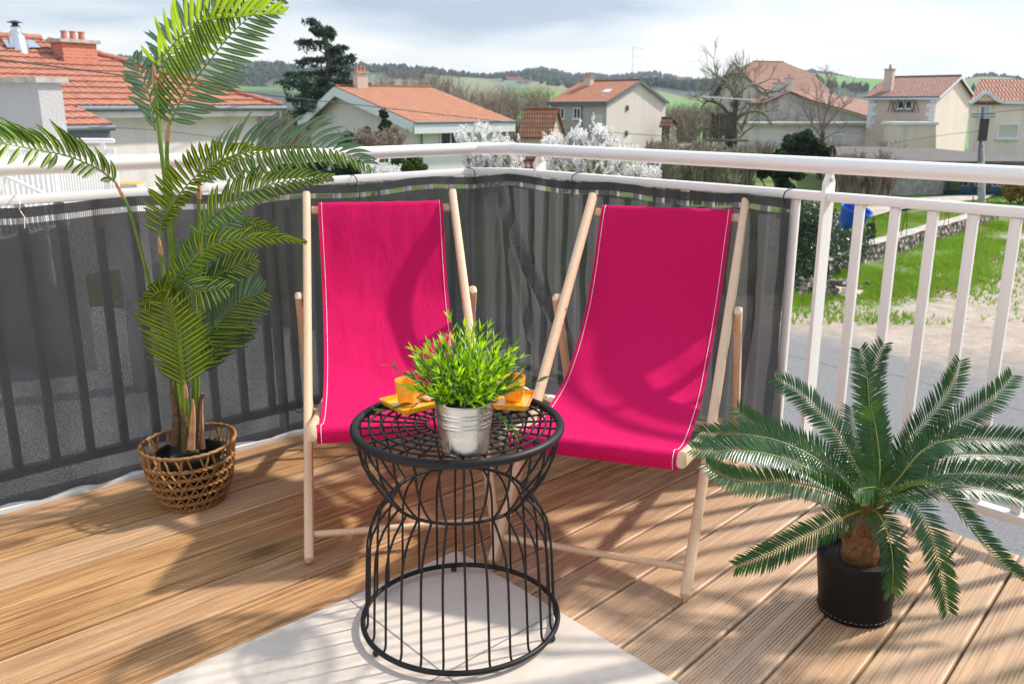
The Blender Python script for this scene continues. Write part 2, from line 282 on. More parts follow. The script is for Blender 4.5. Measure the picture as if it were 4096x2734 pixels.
    A['turf'] = leaf_mat('grass_blade', (.07, .17, .012), (.20, .37, .03), trans=.3, rough=.8, sc=.8)
    A['drygrass'] = leaf_mat('dry_grass', (.26, .18, .09), (.42, .33, .18), trans=.2, rough=.9, sc=.8)
    A['forest'] = plain('forest', (.028, .048, .035), 1., var=.5, sc=.01)
    A['timber'] = plain('pale_timber', (.62, .50, .36), .8)
    return A
A = mk_mats()

# ------------------------------------------------------------------ mesh builder
class MB:
    def __init__(s): s.v = []; s.f = []; s.uv = []; s.mi = []; s.at = []; s.mats = []; s.cur = 0; s.tone = 0.0
    def mat(s, m):
        if m not in s.mats: s.mats.append(m)
        s.cur = s.mats.index(m); return s
    def vert(s, p): s.v.append(tuple(p)); s.at.append(s.tone); return len(s.v) - 1
    def face(s, idx, uv=None):
        s.f.append(tuple(idx)); s.uv.append(uv or [(0, 0)] * len(idx)); s.mi.append(s.cur)
    def quad(s, a, b, c, d, uv=None):
        i = [s.vert(p) for p in (a, b, c, d)]; s.face(i, uv)
    def poly(s, pts, uv=None): s.face([s.vert(p) for p in pts], uv)
    def box(s, c, sx, sy, sz, X=Vector((1, 0, 0)), Y=Vector((0, 1, 0)), Z=Vector((0, 0, 1)), bev=0.0):
        c = Vector(c); X = X.normalized(); Y = Y.normalized(); Z = Z.normalized()
        if bev <= 0:
            P = [c + X * (i * sx / 2) + Y * (j * sy / 2) + Z * (k * sz / 2) for k in (-1, 1) for j in (-1, 1) for i in (-1, 1)]
            n = [s.vert(p) for p in P]
            dims = {0: (sx, sy), 1: (sx, sz), 2: (sy, sz)}
            for q, kd in (((0, 2, 3, 1), 0), ((4, 5, 7, 6), 0), ((0, 1, 5, 4), 1), ((2, 6, 7, 3), 1), ((0, 4, 6, 2), 2), ((1, 3, 7, 5), 2)):
                pts = [P[i] for i in q]; d = [(p - c) for p in pts]
                if kd == 0: uv = [(t.dot(X), t.dot(Y)) for t in d]
                elif kd == 1: uv = [(t.dot(X), t.dot(Z)) for t in d]
                else: uv = [(t.dot(Y), t.dot(Z)) for t in d]
                s.face([n[i] for i in q], uv)
        else:
            # bar with rounded section, long axis = Z
            pr = []
            for (cx_, cy_, a0) in ((1, 1, 0), (-1, 1, 90), (-1, -1, 180), (1, -1, 270)):
                for a in (0, 45, 90):
                    t = R(a0 + a); pr.append((cx_ * (sx / 2 - bev) + bev * math.cos(t), cy_ * (sy / 2 - bev) + bev * math.sin(t)))
            rows = []
            for (zz_, sc) in ((-sz / 2, 1 - bev * 1.2 / min(sx, sy) * 2), (-sz / 2 + bev, 1), (sz / 2 - bev, 1), (sz / 2, 1 - bev * 1.2 / min(sx, sy) * 2)):
                rows.append([s.vert(c + X * (x * sc) + Y * (y * sc) + Z * zz_) for x, y in pr])
            n = len(pr)
            for r in range(3):
                for i in range(n): s.face((rows[r][i], rows[r][(i + 1) % n], rows[r + 1][(i + 1) % n], rows[r + 1][i]))
            s.face(tuple(reversed(rows[0]))); s.face(tuple(rows[3]))
        return s
    def bar(s, a, b, wx, wy, side, bev=0.0):
        a = Vector(a); b = Vector(b); Z = (b - a); L = Z.length; Z.normalize(); X = Vector(side); X = (X - Z * X.dot(Z)).normalized(); Y = Z.cross(X)
        return s.box((a + b) / 2, wx, wy, L, X, Y, Z, bev)
    def tube(s, pts, r, n=8, closed=False, cap=True, flat=1.0, up=None):
        pts = [Vector(p) for p in pts]; m = len(pts); rr = r if hasattr(r, '__len__') else [r] * m
        rows = []; prev = None
        for i, p in enumerate(pts):
            if closed: t = pts[(i + 1) % m] - pts[i - 1]
            else: t = pts[min(i + 1, m - 1)] - pts[max(i - 1, 0)]
            if t.length < 1e-9: t = Vector((0, 0, 1))
            t.normalize()
            if prev is None:
                a = Vector(up) if up else (Vector((0, 0, 1)) if abs(t.z) < .9 else Vector((1, 0, 0)))
            else: a = prev
            a = (a - t * a.dot(t))
            if a.length < 1e-6: a = t.orthogonal()
            a.normalize(); prev = a; b = t.cross(a)
            rows.append([s.vert(p + (a * math.cos(2 * math.pi * k / n) * flat + b * math.sin(2 * math.pi * k / n)) * rr[i]) for k in range(n)])
        for i in range(m if closed else m - 1):
            A_ = rows[i]; B_ = rows[(i + 1) % m]
            if closed and i == m - 1:
                # best alignment for the closing ring
                best = min(range(n), key=lambda q: sum((Vector(s.v[A_[k]]) - Vector(s.v[B_[(k + q) % n]])).length for k in range(n))); B_ = B_[best:] + B_[:best]
            for k in range(n): s.face((A_[k], A_[(k + 1) % n], B_[(k + 1) % n], B_[k]))
        if cap and not closed: s.face(tuple(reversed(rows[0]))); s.face(tuple(rows[-1]))
        return s
    def lathe(s, prof, c=(0, 0, 0), n=32, cap=False, tones=None):
        c = Vector(c); rows = []
        for i, (r, z) in enumerate(prof):
            if tones: s.tone = tones[i]
            rows.append([s.vert(c + Vector((r * math.cos(2 * math.pi * k / n), r * math.sin(2 * math.pi * k / n), z))) for k in range(n)])
        for i in range(len(rows) - 1):
            for k in range(n): s.face((rows[i][k], rows[i][(k + 1) % n], rows[i + 1][(k + 1) % n], rows[i + 1][k]))
        if cap: s.face(tuple(reversed(rows[0]))); s.face(tuple(rows[-1]))
        s.tone = 0; return s
    def build(s, name, mat=None, parent=None, smooth=False, origin=None, label=None):
        me = bpy.data.meshes.new(name); pp = parent
        while pp is not None and '_o' not in pp: pp = pp.parent
        og = Vector(origin) if origin is not None else (Vector(pp['_o']) if pp is not None else Vector((0, 0, 0)))
        vs = [tuple(Vector(v) - og) for v in s.v]
        me.from_pydata(vs, [], s.f)
        if mat is not None and not s.mats: s.mats = [mat]
        for m in s.mats: me.materials.append(m)
        me.polygons.foreach_set('material_index', s.mi)
        ul = me.uv_layers.new(name='UVMap'); flat = [c for u in s.uv for p in u for c in p]; ul.data.foreach_set('uv', flat)
        a = me.attributes.new('tone', 'FLOAT', 'POINT'); a.data.foreach_set('value', s.at)
        if smooth: me.polygons.foreach_set('use_smooth', [True] * len(s.f))
        me.validate(); me.update()
        if smooth and smooth != 'all':
            try: me.set_sharp_from_angle(angle=R(40))
            except Exception: pass
        o = bpy.data.objects.new(name, me); COL.objects.link(o)
        if parent is not None: o.parent = parent
        else: o.location = og
        if label: o['label'] = label
        return o

def thing(name, label, cat, loc=(0, 0, 0), group=None):
    o = bpy.data.objects.new(name, None); COL.objects.link(o); o.location = loc; o['_o'] = tuple(loc)
    o['label'] = label; o['category'] = cat; o.empty_display_size = .2
    if group: o['group'] = group
    return o
def tag(o, label, cat, group=None, kind=None):
    o['label'] = label; o['category'] = cat
    if group: o['group'] = group
    if kind: o['kind'] = kind
    return o
def struct(o): o['kind'] = 'structure'; return o
def catmull(P, n=8):
    P = [Vector(p) for p in P]; out = []
    for i in range(len(P) - 1):
        p0 = P[max(i - 1, 0)]; p1 = P[i]; p2 = P[i + 1]; p3 = P[min(i + 2, len(P) - 1)]
        for k in range(n):
            t = k / n
            out.append(0.5 * ((2 * p1) + (-p0 + p2) * t + (2 * p0 - 5 * p1 + 4 * p2 - p3) * t * t + (-p0 + 3 * p1 - 3 * p2 + p3) * t ** 3))
    out.append(P[-1]); return out

# ================================================================== BALCONY FRAME
U = hdir(48.0); V = Vector((-U.y, U.x, 0))          # U: along the left railing to the corner, V: outward through the left railing
DL, DR = 3.17, 2.745                                   # railing planes: V.p = DL (left), U.p = DR (right)
def uv2(u, v, z=0.0): return U * u + V * v + Vector((0, 0, z))
HR, MR, BR = 1.109, 1.008, 0.105
def build_railing():
    t = thing('balcony_railing', 'white tubular metal balcony railing running round the corner behind the chairs', 'railing', uv2(DR, DL, 0))
    b = MB(); r = .0265
    path = [uv2(-.9, DL, HR), uv2(DR - .10, DL, HR), uv2(DR - .05, DL, HR), uv2(DR, DL - .045, HR), uv2(DR, DL - .09, HR), uv2(DR, -.6, HR)]
    path = [path[0]] + [uv2(DR - .13, DL, HR), uv2(DR - .11, DL - .008, HR), uv2(DR - .008, DL - .11, HR), uv2(DR, DL - .13, HR)] + [path[-1]]
    b.tube(path, r, 24); b.build('handrail', A['white'], t, True)
    for z, hgt, nm in ((MR, .030, 'upper_rail'), (BR, .030, 'lower_rail')):
        b = MB(); b.bar(uv2(-.9, DL, z), uv2(DR - .108, DL, z), .04, hgt, V, .004); b.bar(uv2(DR, DL - .108, z), uv2(DR, -.6, z), .04, hgt, U, .004); b.bar(uv2(DR - .113, DL - .002, z), uv2(DR - .002, DL - .113, z), .038, hgt - .001, U + V, .004); b.build(nm, A['white'], t, True)
    # posts: flat bars set across the rail
    posts = [(0, u) for u in (.52, 1.54)] + [(1, v) for v in (DL - .36, 1.35 + .17, .25)]
    pr = on_wall(1885, 600, uv2(DR, 0), -42.0); pv = pr.dot(V); posts = [(0, on_wall(612, 400, uv2(0, DL), 48).dot(U)), (0, -.45), (1, on_wall(1238, 400, uv2(DR, 0), -42).dot(V)), (1, pv), (1, pv - 1.30)]
    for sd_, q in posts:
        b = MB()
        if sd_ == 0: p = uv2(q, DL); ax = V; al = U
        else: p = uv2(DR, q); ax = U; al = V
        pts = [(-.031, -.09), (.031, -.09), (.031, MR + .045), (.013, HR - .024), (-.013, HR - .024), (-.031, MR + .045)]
        f1 = [b.vert(p - al * .0065 + ax * x + Vector((0, 0, z))) for x, z in pts]; f2 = [b.vert(p + al * .0065 + ax * x + Vector((0, 0, z))) for x, z in pts]
        b.face(f1); b.face(tuple(reversed(f2)))
        for i in range(6): b.face((f1[i], f2[i], f2[(i + 1) % 6], f1[(i + 1) % 6]))
        po = b.build('post', A['white'], t)
        b = MB(); b.lathe([(.0, -.014), (.008, -.014), (.008, -.0085), (.004, -.0085), (.004, .0085), (.008, .0085), (.008, .014), (0, .014)], n=6)
        m4 = Matrix.Translation(p + Vector((0, 0, MR + .055)) - Vector(t['_o'])) @ al.to_track_quat('Z', 'Y').to_matrix().to_4x4()
        bo = b.build('bolt', A['steel'], po, origin=(0, 0, 0)); bo.location = (0, 0, 0); bo.data.transform(m4)
    ppos = [q for s_, q in posts if s_ == 1]; pl = [q for s_, q in posts if s_ == 0]
    def balu(p, ax):
        b = MB(); b.box(p + Vector((0, 0, (BR + MR) / 2)), .030, .020, MR - BR - .030, ax, Vector((-ax.y, ax.x, 0)), Vector((0, 0, 1)), .003); b.build('baluster', A['white'], t, True)
    # right section: equal spacing measured from the main post
    q = pv - .115
    while q > -.4:
        if min(abs(q - z) for z in ppos) > .03: balu(uv2(DR, q), V)
        q -= .1165
    q = pv + .115
    while q < DL - .12:
        if min(abs(q - z) for z in ppos) > .03: balu(uv2(DR, q), V)
        q += .1165
    q = DR - .15
    while q > -.7:
        if min(abs(q - z) for z in pl) > .03: balu(uv2(q, DL), U)
        q -= .1165
    return t, pv
rail, PV = build_railing()

def build_screen():
    t = thing('privacy_screen', 'dark grey shade netting tied along the inside of the railing behind both chairs', 'screen', uv2(DR, DL, 0))
    E1 = on_wall(1815, 470, uv2(DR - .03, 0), -42).dot(V)
    L1 = DR + .8; L2 = DL - E1; TOT = L1 + L2
    def base(s):    # distance s from far left
        if s < L1 - .11: return uv2(-.8 + s, DL - .036, 0), -V
        if s > L1 + .11: return uv2(DR - .030, DL - (s - L1), 0), -U
        k = (s - L1 + .11) / .22; a = uv2(DR - .11, DL - .036); d = uv2(DR - .03, DL - .11)
        p = a.lerp(d, k); return p, (-V).lerp(-U, k).normalized()
    def disp(s, z):
        n1 = noise.noise(Vector((s * 2.1, z * .6, 1.3))); n2 = noise.noise(Vector((s * 9, z * .9, 7.3))); n3 = noise.noise(Vector((s * 3.3 + z * 2.3, z * 4, 3)))
        low = max(0.0, (1.0 - z)); d = .006 + .016 * low * (n1 + .6) + .013 * n2 * low + .010 * n3 + .004 * noise.noise(Vector((s * 24, z * 7, 2))) * min(1, low * 5)
        # hanging folds in the corner and the long diagonal crease to its right
        c_ = s - L1; d += .022 * math.exp(-((c_ - .05) / .10) ** 2) * low
        for (s0, s1, amp, wd, z1) in ((.03, .78, .034, .030, .0), (.06, .42, .020, .022, .25)):
            zc = max(0.0, 1.0 - z); cc = s0 + (s1 - s0) * (zc ** 1.25); d += amp * math.exp(-((c_ - cc) / wd) ** 2) * min(1, zc * 3) * (1 if z > z1 else 0)
            d -= amp * .5 * math.exp(-((c_ - cc - wd * 1.5) / wd) ** 2) * min(1, zc * 3) * (1 if z > z1 else 0)
        d += .012 * max(0, 1 - abs(c_ - L2 + .12) / .12) * math.sin(z * 8)
        return d
    ns = int(TOT / .016)
    def zbot(s): return .032 + .010 * noise.noise(Vector((s * 2.3, 0, 5))) + .006 * noise.noise(Vector((s * 17, 0, 5))) + .035 * max(0, (s - TOT + .25) / .25)
    def ztop(s):
        ph = (s % .62) / .62; return MR - .008 - .012 * math.sin(math.pi * ph) ** 2 + .004 * noise.noise(Vector((s * 9, 2, 5)))
    def sheet(za, zb, rows, flare=False):
        b = MB(); g = []
        for i in range(ns + 1):
            s = TOT * i / ns; p, n_ = base(s); col_ = []
            for j in range(rows + 1):
                z = za(s) + (zb(s) - za(s)) * j / rows; sl = (p - uv2(0, 0))
                q = p + n_ * disp(s, z); 
                if s > TOT - .25: q = q - V * (.06 * max(0, .45 - z) / .45 * (s - TOT + .25) / .25)
                col_.append(b.vert((q.x, q.y, z)))
            g.append(col_)
        for i in range(ns):
            for j in range(rows):
                s0 = TOT * i / ns; s1 = TOT * (i + 1) / ns; z0 = j / rows; z1 = (j + 1) / rows; a0 = za(s0); h0 = zb(s0) - a0
                b.face((g[i][j], g[i + 1][j], g[i + 1][j + 1], g[i][j + 1]), [(s0, a0 + h0 * z0), (s1, a0 + h0 * z0), (s1, a0 + h0 * z1), (s0, a0 + h0 * z1)])
        return b
    sheet(zbot, lambda s: ztop(s) - .052, 44).build('netting', A['net'], t, 'all')
    sheet(lambda s: ztop(s) - .052, lambda s: ztop(s) - .033, 2).build('eyelet_strip', A['net_open'], t, 'all')
    sheet(lambda s: ztop(s) - .033, lambda s: ztop(s), 3).build('top_hem', A['net_hem'], t, 'all')
    sheet(lambda s: zbot(s) - .014 - .006 * math.sin(s * 31), lambda s: zbot(s), 2).build('bottom_hem', A['net_hem'], t, 'all')
    for s, m, zt in ((.28, 'white', 1), (.90, 'rubber', 1), (1.52, 'white', 1), (2.14, 'white', 1), (2.76, 'rubber', 1), (3.38, 'rubber', 1), (L1 + .55, 'rubber', 1), (TOT - .02, 'rubber', 1), (1.30, 'rubber', 0), (2.45, 'rubber', 0)):
        p, n_ = base(s); b = MB(); al = Vector((-n_.y, n_.x, 0)); zc = MR if zt else BR
        pts = []
        for k in range(12):
            a = 2 * math.pi * k / 12; pts.append(p + n_ * (-.020 + .040 * math.cos(a)) + Vector((0, 0, zc - .008 + (.026 if zt else .022) * math.sin(a))))
        b.tube(pts, .0022, 6, True)
        b.tube([p + n_ * .014 + Vector((0, 0, zc - .03)), p + n_ * .022 + al * .008 + Vector((0, 0, zc - .05)), p + n_ * .020 + al * .004 + Vector((0, 0, zc - .085))], .0016, 5)
        b.build('tie', A[m], t, True)
build_screen()

# ================================================================== FLOOR
TC = at_z(1049, 1263)                                   # the tile's inner corner
def line_x(p, d, q, e):
    den = d.x * e.y - d.y * e.x; k = ((q.x - p.x) * e.y - (q.y - p.y) * e.x) / den; return p + d * k
def build_deck():
    b = MB(); rnd = random.Random(3)
    # joints through v = distance across the boards; boards fan very slightly (hand-laid)
    dA = hdir(47.5); edgeR_p = uv2(DR - .018, 0); edgeR_d = V
    tl_d = hdir(46.5 + 180); tr_d = hdir(180 - 41.0)
    def board(P0, d0, P1, d1):
        # strip between line (P0,d0) and (P1,d1)
        c0 = line_x(P0, d0, edgeR_p, edgeR_d); c1 = line_x(P1, d1, edgeR_p, edgeR_d)
        mid = (P0 + P1) / 2; right = (mid - TC).dot(Vector((-d0.y, d0.x, 0))) < -.0
        if right:   # runs only from the tile's right edge
            e0 = line_x(P0, d0, TC, tr_d); e1 = line_x(P1, d1, TC, tr_d)
        else: e0 = c0 - d0 * 6.5; e1 = c1 - d1 * 6.5
        wd = (c0 - c1).length; gap = .0030 if right else .0048
        dd = (d0 + d1).normalized(); ac = Vector((-dd.y, dd.x, 0))
        # profile across: rounded shoulders, two grooved fields with flat bands
        prof = [(0, -.030), (0, -.006), (.0015, -.002), (.005, 0)]
        x = .011; W = .150
        while x < W - .011:
            flat = abs(x - W / 2) < .011
            if flat: x += .006; continue
            prof += [(x, 0), (x + .0013, -.0030), (x + .0034, -.0030), (x + .0047, 0)]; x += .0086
        prof += [(W - .005, 0), (W - .0015, -.002), (W, -.006), (W, -.030)]
        tone = rnd.random() * .6 + (.40 if right else -.10); dz = rnd.uniform(-.0007, .0007); uo = rnd.uniform(0, 50); b.tone = tone  # right-hand boards toned paler, sun sheen put into the colour
        L = (c0 - e0).length; ga = []; gb = []
        for (x, z) in prof:
            k = (gap + x / W * (wd - 2 * gap)) / wd
            pa = e0.lerp(e1, k); pb = c0.lerp(c1, k) - dd * (.004 if z < -.004 else 0)
            b.tone = tone; ga.append(b.vert((pa.x, pa.y, z + dz))); gb.append(b.vert((pb.x, pb.y, z + dz)))
        for i in range(len(prof) - 1):
            u0 = prof[i][0]; u1 = prof[i + 1][0]
            b.face((ga[i], gb[i], gb[i + 1], ga[i + 1]), [(uo, u0 + uo), (uo + L, u0 + uo), (uo + L, u1 + uo), (uo, u1 + uo)])
        b.face(tuple(reversed(gb)), [(uo + L, uo + p_[0]) for p_ in reversed(prof)]); b.face(tuple(ga), [(uo, uo + p_[0]) for p_ in prof])
    pitch = .1635
    # left group: from the tile corner outward to the left railing
    d = lambda k: hdir(46.5 - 0.0 * k)
    n0 = Vector((-hdir(46.5).y, hdir(46.5).x, 0))
    p = TC.copy(); top = line_x(TC, n0, uv2(0, DL - .062), U); total = (top - TC).length; nb = max(1, round(total / pitch)); pt = total / nb
    for i in range(nb):
        a0 = 46.5 + (48 - 46.5) * i / nb; a1 = 46.5 + (48 - 46.5) * (i + 1) / nb
        board(TC + n0 * pt * i, hdir(a0), TC + n0 * pt * (i + 1), hdir(a1))
    # right group: from the tile corner to the near right
    a = 46.3; q = TC.copy(); n1 = Vector((n0.x, n0.y, 0))
    for i in range(14):
        a1 = max(40.5, a - .85); q1 = q - n1 * pitch; board(q1, hdir(a1), q, hdir(a)); q = q1; a = a1
    o = b.build('deck', A['deck'], None); struct(o)
    # black slab standing in for the shade under the board joints
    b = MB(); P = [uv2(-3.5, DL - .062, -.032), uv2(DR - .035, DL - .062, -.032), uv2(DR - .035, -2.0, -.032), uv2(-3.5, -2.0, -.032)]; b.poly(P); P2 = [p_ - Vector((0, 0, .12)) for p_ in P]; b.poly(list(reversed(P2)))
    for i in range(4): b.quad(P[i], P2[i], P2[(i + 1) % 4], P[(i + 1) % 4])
    struct(b.build('under_deck_shade', A['rubber']))
    b = MB(); b.box(uv2(-.9, DL - .005, -.09), 7.22, .10, .20, U, V, Vector((0, 0, 1))); struct(b.build('slab_edge', A['kerbwhite']))
    b = MB(); b.box(uv2(-.5, .4, -.30), 6.56, 5.6, .27, U, V, Vector((0, 0, 1))); struct(b.build('balcony_slab', A['kerbwhite']))
    # tile floor in the inner corner, slightly proud of the boards
    b = MB(); zt = .003; eL = hdir(46.5 + 180); eR = hdir(180 - 41.0); b.mat(A['tile'])
    g = .0015; size = 1.19
    mids = [TC + eL * 3.2, TC + eR * 3.2]
    A0 = TC; B0 = TC + eL * 3.4; C0 = TC + eL * 3.4 + eR * 3.4; D0 = TC + eR * 3.4
    for p_ in (A0, B0, C0, D0): p_.z = 0
    b.poly([p_ + Vector((0, 0, zt)) for p_ in (A0, B0, C0, D0)]); 
    lo = [p_ + Vector((0, 0, -.028)) for p_ in (A0, B0, C0, D0)]; hi = [p_ + Vector((0, 0, zt)) for p_ in (A0, B0, C0, D0)]
    for i in range(4): b.quad(lo[i], lo[(i + 1) % 4], hi[(i + 1) % 4], hi[i])
    b.mat(A['grout'])
    X = at_z(1024, 1532)  # joint crossing seen through the wires
    ka = (X - TC).dot(eL); kb = (X - TC).dot(eR)
    for k in (ka, ka + .6, ka + 1.2): c_ = TC + eL * k; b.quad(*[p_ + Vector((0, 0, zt + .0012)) for p_ in (c_ - eL * g, c_ + eL * g, c_ + eL * g + eR * 3.4, c_ - eL * g + eR * 3.4)])
    for k in (kb, kb + .6, kb + 1.2): c_ = TC + eR * k; b.quad(*[p_ + Vector((0, 0, zt + .0020)) for p_ in (c_ - eR * g, c_ + eR * g, c_ + eR * g + eL * 3.4, c_ - eR * g + eL * 3.4)])
    struct(b.build('tile_floor'))
build_deck()

# ================================================================== DECK CHAIRS
SLING = [(1.088, .900), (1.096, .926), (1.082, .942), (1.064, .936), (1.046, .909), (1.008, .845), (.938, .72), (.86, .615), (.765, .53), (.65, .455), (.52, .398), (.38, .372), (.25, .370), (.14, .390), (.078, .412), (.052, .417), (.036, .406), (.036, .386), (.048, .366)]
def make_chair(loc, beta, label):
    t = thing('deck_chair', label, 'deck chair', (0, 0, 0), 'pair of pink sling deck chairs')
    V3 = Vector
    a = V3((0, 0, 0)); top = V3((0, 1.100, .978)); W = .278
    for s in (-1, 1):
        o_ = V3((s * W, 0, 0)); b = MB(); dr = (top - a).normalized()
        b.bar(o_ + V3((0, .012, .012)), o_ + top, .028, .042, (1, 0, 0), .010); so_ = b.build('side_rail', A['beech'], t, True)
        # bolt hole
        b = MB(); b.tube([o_ + V3((0, .70, .625)) + V3((-.0146 * s, 0, 0)), o_ + V3((0, .70, .625)) + V3((-.0150 * s, 0, 0))], .0055, 10); b.build('bolt_hole', A['bark'], so_)
        b = MB(); b.bar(V3((s * .248, .018, .408)), V3((s * .248, .985, .175)), .026, .044, (1, 0, 0), .010); b.build('seat_rail', A['beech'], t, True)
        b = MB(); b.bar(V3((s * (W + .029), .725, .668)), V3((s * (W + .029), 1.045, .010)), .026, .040, (1, 0, 0), .010); b.build('prop_rail', A['beech'], t, True)
    b = MB(); b.bar(V3((-W + .012, 1.076, .914)), V3((W - .012, 1.076, .914)), .030, .018, (0, .35, .94), .005); b.build('top_bar', A['beech'], t, True)
    b = MB(); b.bar(V3((-.248 + .012, .062, .391)), V3((.248 - .012, .062, .391)), .018, .032, (0, 1, 0), .005); b.build('front_bar', A['beech'], t, True)
    b = MB(); b.tube([V3((-W, .078, .070)), V3((W, .078, .070))], .0105, 14); b.build('foot_dowel', A['beech'], t, True)
    b = MB(); b.tube([V3((-.248, .90, .195)), V3((.248, .90, .195))], .010, 12); b.build('rear_dowel', A['beech'], t, True)
    b = MB(); b.tube([V3((-W - .03, .98, .145)), V3((W + .03, .98, .145))], .010, 12); b.build('prop_dowel', A['beech'], t, True)
    # canvas sling
    pts = catmull([V3((0, y, z)) for y, z in SLING], 7); n = len(pts); nx = 26; hw = .236
    b = MB(); g = []; L = [0]
    for i in range(1, n): L.append(L[-1] + (pts[i] - pts[i - 1]).length)
    seed = loc[0] * 7
    def wid(i):
        k = L[i] / L[-1]; return hw - .007 * math.sin(math.pi * min(1, max(0, (k - .08) / .84)))
    def srf(i, x, off=0.0):
        p = pts[i]; tg = (pts[min(i + 1, n - 1)] - pts[max(i - 1, 0)]).normalized(); nr = V3((0, -tg.z, tg.y)); nr = nr if True else nr
        k = L[i] / L[-1]; free = max(0, math.sin(math.pi * min(1, max(0, (k - .09) / .80)))) ** .7
        xx = x / hw
        sag = -.018 * (1 - xx * xx) * free + .0055 * noise.noise(V3((x * 9 + seed, L[i] * 7, 1))) * free + .009 * noise.noise(V3((x * 3.5 + seed, L[i] * 2.6, 4))) * free + .003 * noise.noise(V3((x * 26 + seed, L[i] * 4, 8))) * max(0, 1 - k * 3) 
        kk = max(0, 1 - abs(k - .16) / .10); sag += .004 * math.sin(x * 60 + seed) * kk * (abs(xx) ** 2)
        nn = V3((0, tg.z, -tg.y)) if tg.y < 0 else V3((0, -tg.z, tg.y))
        upn = V3((0, -tg.z, tg.y)); upn = -upn if upn.z < 0 and abs(tg.z) < .98 else upn
        return V3((x * wid(i) / hw, p.y, p.z)) + nrm[i] * (sag + off)
    nrm = []
    for i in range(n):
        tg = (pts[min(i + 1, n - 1)] - pts[max(i - 1, 0)]).normalized(); nrm.append(V3((0, tg.z, -tg.y)))
    # orient so that the free span's normal faces up/forward
    for i in range(n):
        if nrm[n // 2].z < 0: nrm[i] = -nrm[i]
    for i in range(n):
        g.append([b.vert(srf(i, -hw + 2 * hw * j / nx)) for j in range(nx + 1)])
    for i in range(n - 1):
        for j in range(nx):
            x0, x1 = j / nx * .47, (j + 1) / nx * .47; b.face((g[i][j], g[i][j + 1], g[i + 1][j + 1], g[i + 1][j]), [(x0, L[i]), (x1, L[i]), (x1, L[i + 1]), (x0, L[i + 1])])
    sl_ = b.build('sling', A['canvas'], t, 'all')
    for s in (-1, 1):   # folded side hems and their white top stitching
        b = MB(); g = [[], []]
        for i in range(n):
            for q, x in enumerate((s * hw, s * (hw - .013))): g[q].append(b.vert(srf(i, x, .0012)))
        for i in range(n - 1): b.face((g[0][i], g[1][i], g[1][i + 1], g[0][i + 1]), [(0, L[i]), (.013, L[i]), (.013, L[i + 1]), (0, L[i + 1])])
        b.build('hem', A['canvas'], sl_, 'all')
        b = MB(); b.tube([srf(i, s * (hw - .0125), .0016) for i in range(2, n - 1)], .0008, 5); b.build('stitching', A['stitch'], sl_, True)
    t.location = loc; t.rotation_euler = (0, 0, -beta); return t
make_chair((-.315, 2.355, 0), -.176, 'pink sling deck chair between the tall palm and the wire table')
make_chair((.200, 2.204, 0), .34, 'pink sling deck chair beside the spiky cycad in the black pot')

# ================================================================== WIRE TABLE
TBL = Vector((-.133, 2.04, 0)); TZ = .550
def build_table():
    t = thing('wire_side_table', 'round black wire side table with a pinched waist in front of the deck chairs', 'table', TBL)
    def ring(R_, z, r, nm, n=96, nn=10):
        b = MB(); b.tube([TBL + Vector((R_ * math.cos(2 * math.pi * k / n), R_ * math.sin(2 * math.pi * k / n), z)) for k in range(n)], r, nn, True); return b.build(nm, A['black_metal'], t, True)
    ring(.2515, TZ - .006, .0108, 'rim', 112, 14); ring(.252, .022, .0068, 'base_ring', 112, 12); ring(.166, .360, .0042, 'waist_ring')
    for R_ in (.216, .188, .160, .132, .104, .076): ring(R_, TZ - .002, .0029, 'grid_ring', 72, 8)
    NR = 28
    for k in range(NR):
        a = 2 * math.pi * (k + .5) / NR; d = Vector((math.cos(a), math.sin(a), 0))
        pr = [(.076, TZ - .0062), (.238, TZ - .0062), (.2455, TZ - .0085), (.247, TZ - .022), (.244, .500), (.236, .468), (.220, .432), (.198, .398), (.178, .373), (.1695, .364), (.1685, .360), (.171, .354), (.186, .340), (.206, .314), (.222, .282), (.231, .245), (.235, .20), (.2375, .15), (.2405, .09), (.2425, .045), (.2445, .034), (.249, .027)]
        b = MB(); b.tube([TBL + d * r + Vector((0, 0, z)) for r, z in [(x, y) for x, y in pr]], .0031, 7); b.build('rib', A['black_metal'], t, True)
    for a in (100, 220, 340):
        b = MB(); c = TBL + hdir(a + 12) * .252; b.lathe([(.0, .000 + .0035), (.006, .0038), (.0085, .008), (.0085, .013), (.006, .018)], (c.x, c.y, 0), 14); b.build('foot', A['rubber'], t, True)
build_table()

